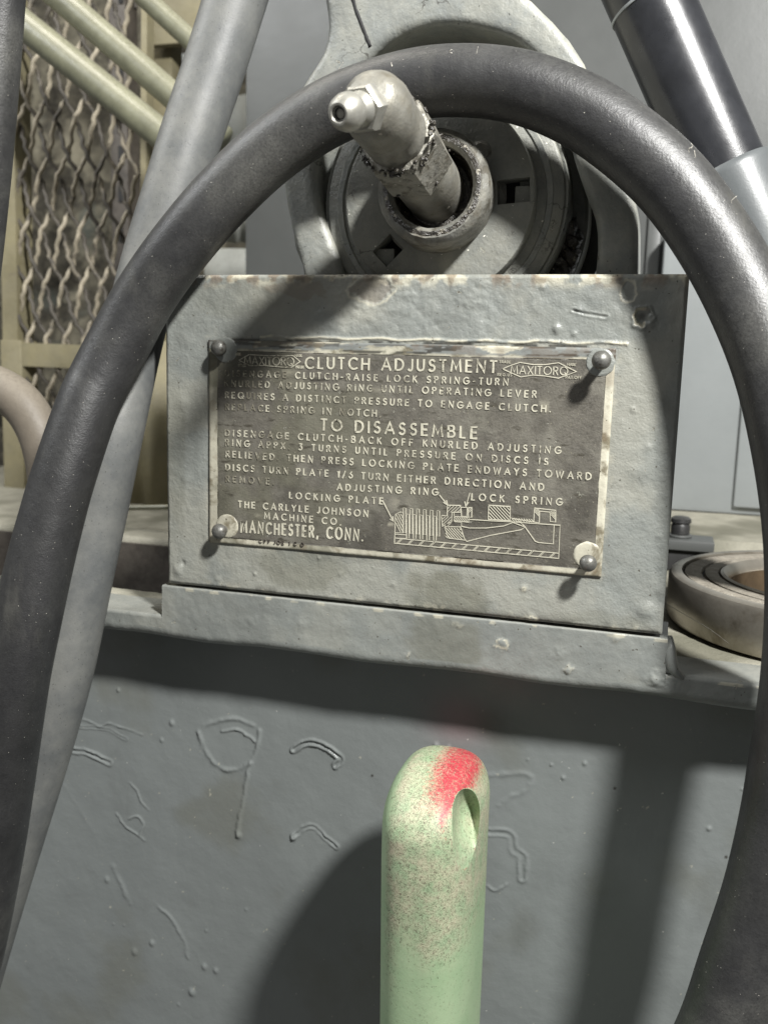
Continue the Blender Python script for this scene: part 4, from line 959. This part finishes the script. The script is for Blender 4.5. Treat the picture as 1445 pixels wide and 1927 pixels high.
me = bpy.data.meshes.new_from_object(lev.evaluated_get(bpy.context.evaluated_depsgraph_get())); lev.modifiers.clear(); lev.data = me; bpy.data.objects.remove(cut)
nv = len(me.vertices); co = np.zeros(nv*3); me.vertices.foreach_get('co', co); co = co.reshape(-1, 3)+np.array([LX, -.03, LZt-.165])
inner = np.array([bt.find_nearest(Vector(c_))[3] > 2e-5 for c_ in co])
for nm_, val in (('red', -.2), ('worn', .6)):
    at_ = me.attributes[nm_]; q_ = np.zeros(nv, dtype=np.float32); at_.data.foreach_get('value', q_); q_[inner] = val; q_ = np.nan_to_num(np.clip(q_, -1, 1)); at_.data.foreach_set('value', q_)
me.polygons.foreach_set('use_smooth', [True]*len(me.polygons)); me.set_sharp_from_angle(angle=math.radians(50))
tag(lev, 'pale green lever with a red sprayed rounded tip in front of the wall', 'lever')

# ================================================================ left background: guard, poles, clutter
YM = .30
gd = thing('machine_guard', 'old yellow framed guard of crimped diamond wire mesh at the upper left', 'guard', W(30, 1020, YM))
def pxbox(nm, x0, y0, x1, y1, Y, th, m, par, bev=.001):
    a, b = W(x0, y1, Y), W(x1, y0, Y); q = W(x1, y1, Y), W(x0, y0, Y)
    return box(nm, (a[0], Y, min(a[2], q[0][2])), (b[0], Y+th, max(b[2], q[1][2])), m, par, bev)
def bar(nm, pts, wpx, Y, th, m, par):   # straight flat bar between two photo points
    a, b = W(*pts[0], Y), W(*pts[1], Y); d = (b-a)[[0, 2]]; L = np.hypot(*d); n = np.array([-d[1], d[0]])/L*wpx*.5*depth((a+b)/2)/F
    P = [(a[0]-n[0], a[2]-n[1]), (b[0]-n[0], b[2]-n[1]), (b[0]+n[0], b[2]+n[1]), (a[0]+n[0], a[2]+n[1])]
    return prism(nm, P, Y, Y+th, m, par, .0008, 2)
bar('guard_post', [(8, -60), (20, 660)], 34, YM-.004, .02, M_yel, gd)
bar('guard_post', [(20, 640), (32, 1080)], 46, YM-.006, .02, M_yel, gd)
bar('guard_rail', [(22, 666), (190, 673)], 44, YM-.005, .02, M_yel, gd)
bar('guard_post', [(272, -60), (268, 700)], 12, YM-.003, .01, M_yel, gd)
def wire(nx_, ny_, sgn, k):
    pass
random.seed(2)
A0, A1 = W(20, -60, YM), W(262, -60, YM); Zl = W(100, 830, YM)[2]; Zt_ = A0[2]+.01
wx0, wx1 = A0[0], W(262, 400, YM)[0]
sp = .0172; slope = .42
nw = 0
for fam in (1, -1):
    k0 = -30
    for k in range(-30, 60):
        pts = []; 
        zc = Zt_
        n = 150
        for i in range(n+1):
            z = Zt_+(Zl-Zt_)*i/n; x = wx0+k*sp+(fam*slope+.02)*(Zt_-z)
            ph = (Zt_-z)/(sp/(2*slope))*math.pi
            if wx0-.01 < x < wx1:
                pts.append((x+.0007*math.sin(4*ph), YM+.0022*math.cos(ph+(0 if fam > 0 else math.pi))+.0006*random.uniform(-1, 1), z))
        if len(pts) > 4:
            tube('guard_wire', pts, .00165, M_wire2 if fam > 0 else M_wire, gd, 8, True, wob=.06); nw += 1
# clutter behind the guard
ss = thing('slotted_post', 'dark brown slotted steel post standing behind the wire guard', 'post', W(215, 900, .42))
a, b = W(203, 0, .42), W(236, 0, .42)
box('post_body', (a[0], .42, -.2), (b[0], .44, .30), M_brown, ss, .001)
for py in range(-10, 700, 75):
    p = W(228, py, .4195); box('post_slot', (p[0]-.0022, .4188, p[2]-.007), (p[0]+.0022, .4199, p[2]+.007), M_dark, ss, .0004)
a, b = W(272, 0, .46), W(300, 0, .46)
yp = box('yellow_post', (a[0], .46, -.25), (b[0]+.012, .48, .35), M_yel, None, .001, loc=((a[0]+b[0])/2, .47, -.25)); tag(yp, 'faded yellow upright post behind the slanted cream pipes', 'post')
a, b = W(290, 0, .45), W(390, 85, .45)
yb_ = box('painted_board', (a[0], .44, b[2]), (b[0], .45, a[2]+.05), M_yel, None, .002, loc=((a[0]+b[0])/2, .45, b[2])); tag(yb_, 'olive yellow board at the top between slanted pipe and conduit', 'board')
def sheet(nm, x0, y0, x1, y1, Y, m, amp, pitch, label, cat):
    a, b = W(x0, y0, Y), W(x1, y1, Y); nx = 80; xs = np.linspace(a[0], b[0], nx); prof = Y+amp*np.sin((xs-a[0])/pitch*2*math.pi)
    V = []; 
    for zz in (b[2], a[2]):
        V += [(x, y, zz) for x, y in zip(xs, prof)]
    for zz in (b[2], a[2]):
        V += [(x, y+.0012, zz) for x, y in zip(xs, prof)]
    fs = []
    for i in range(nx-1):
        fs += [[i, i+1, nx+i+1, nx+i], [2*nx+i+1, 2*nx+i, 3*nx+i, 3*nx+i+1], [nx+i, nx+i+1, 3*nx+i+1, 3*nx+i], [i+1, i, 2*nx+i, 2*nx+i+1]]
    o = mesh(nm, V, fs, m, None, True, None, loc=((a[0]+b[0])/2, Y, b[2])); return tag(o, label, cat)
sheet('corrugated_sheet', 385, 380, 470, 456, .50, M_white, .003, .014, 'bright pale corrugated sheet showing in the gap left of the casing', 'sheet')
sheet('speckled_sheet', 385, 468, 470, 560, .48, M_white, .001, .03, 'pale speckled sheet just above the bracket left corner', 'sheet')
sheet('white_sheet', 305, 105, 352, 160, .52, M_white, .001, .03, 'small white sheet between the cream pipes and the conduit', 'sheet')
sheet('white_sheet', 430, 180, 470, 300, .55, M_white, .001, .03, 'narrow whitish sheet right of the conduit beside the casing', 'sheet')
yd = sheet('yellow_cover', 235, 640, 330, 958, .26, M_yel, .004, .030, 'crumpled dull yellow cover sheet in the gap left of the bracket', 'cover')
# slanted cream pipes
pp = [((-40, -22), (420, 346), 56, 'lowest and thickest of the slanted cream pipes in front of the wire guard'), ((60, -50), (420, 262), 50, 'middle slanted cream pipe above the lowest one'), ((226, -48), (420, 132), 37, 'topmost and thinnest slanted cream pipe near the conduit')]
for a, b, wd, lb in pp:
    A_, B_ = W(*a, .22), W(*b, .22)
    o = tube('slanted_pipe', [A_+(B_-A_)*t for t in np.linspace(0, 1, 12)], wd*.5*depth((A_+B_)/2)/F, M_cream, None, 32, loc=A_)
    tag(o, lb, 'pipe', 'slanted cream pipes')
# pale rod on the rear shelf
A_, B_ = W(225, 956, .17), W(330, 954, .17)
o = tube('pale_rod', [A_+(B_-A_)*t for t in np.linspace(0, 1, 6)], .0016, M_cream, None, 16, loc=A_); tag(o, 'short pale rod lying behind the bracket on the left shelf', 'rod')
# rubble wall far behind
def rub(X, Z):
    a = fbm(X, Z, .10, 2, 5); v = np.abs(vn(X, Z*.6, .05, 6)); return .03*a+.03*v, {}
bw = hfield('background_wall', -1.1, .30, -.7, .75, .006, .75, .05, rub, M_bgwall, None, loc=(-.4, .75, -.7)); bw['kind'] = 'structure'

cw = tube('cobweb_strand', catmull([W(1252, 1136, .02), W(1290, 1158, .012), W(1335, 1184, .006), W(1372, 1212, .003)], 6), .00009, M_lint, None, 5, loc=W(1252, 1136, .02))
tag(cw, 'single thin cobweb thread stretched in front of the bearing ring', 'cobweb')
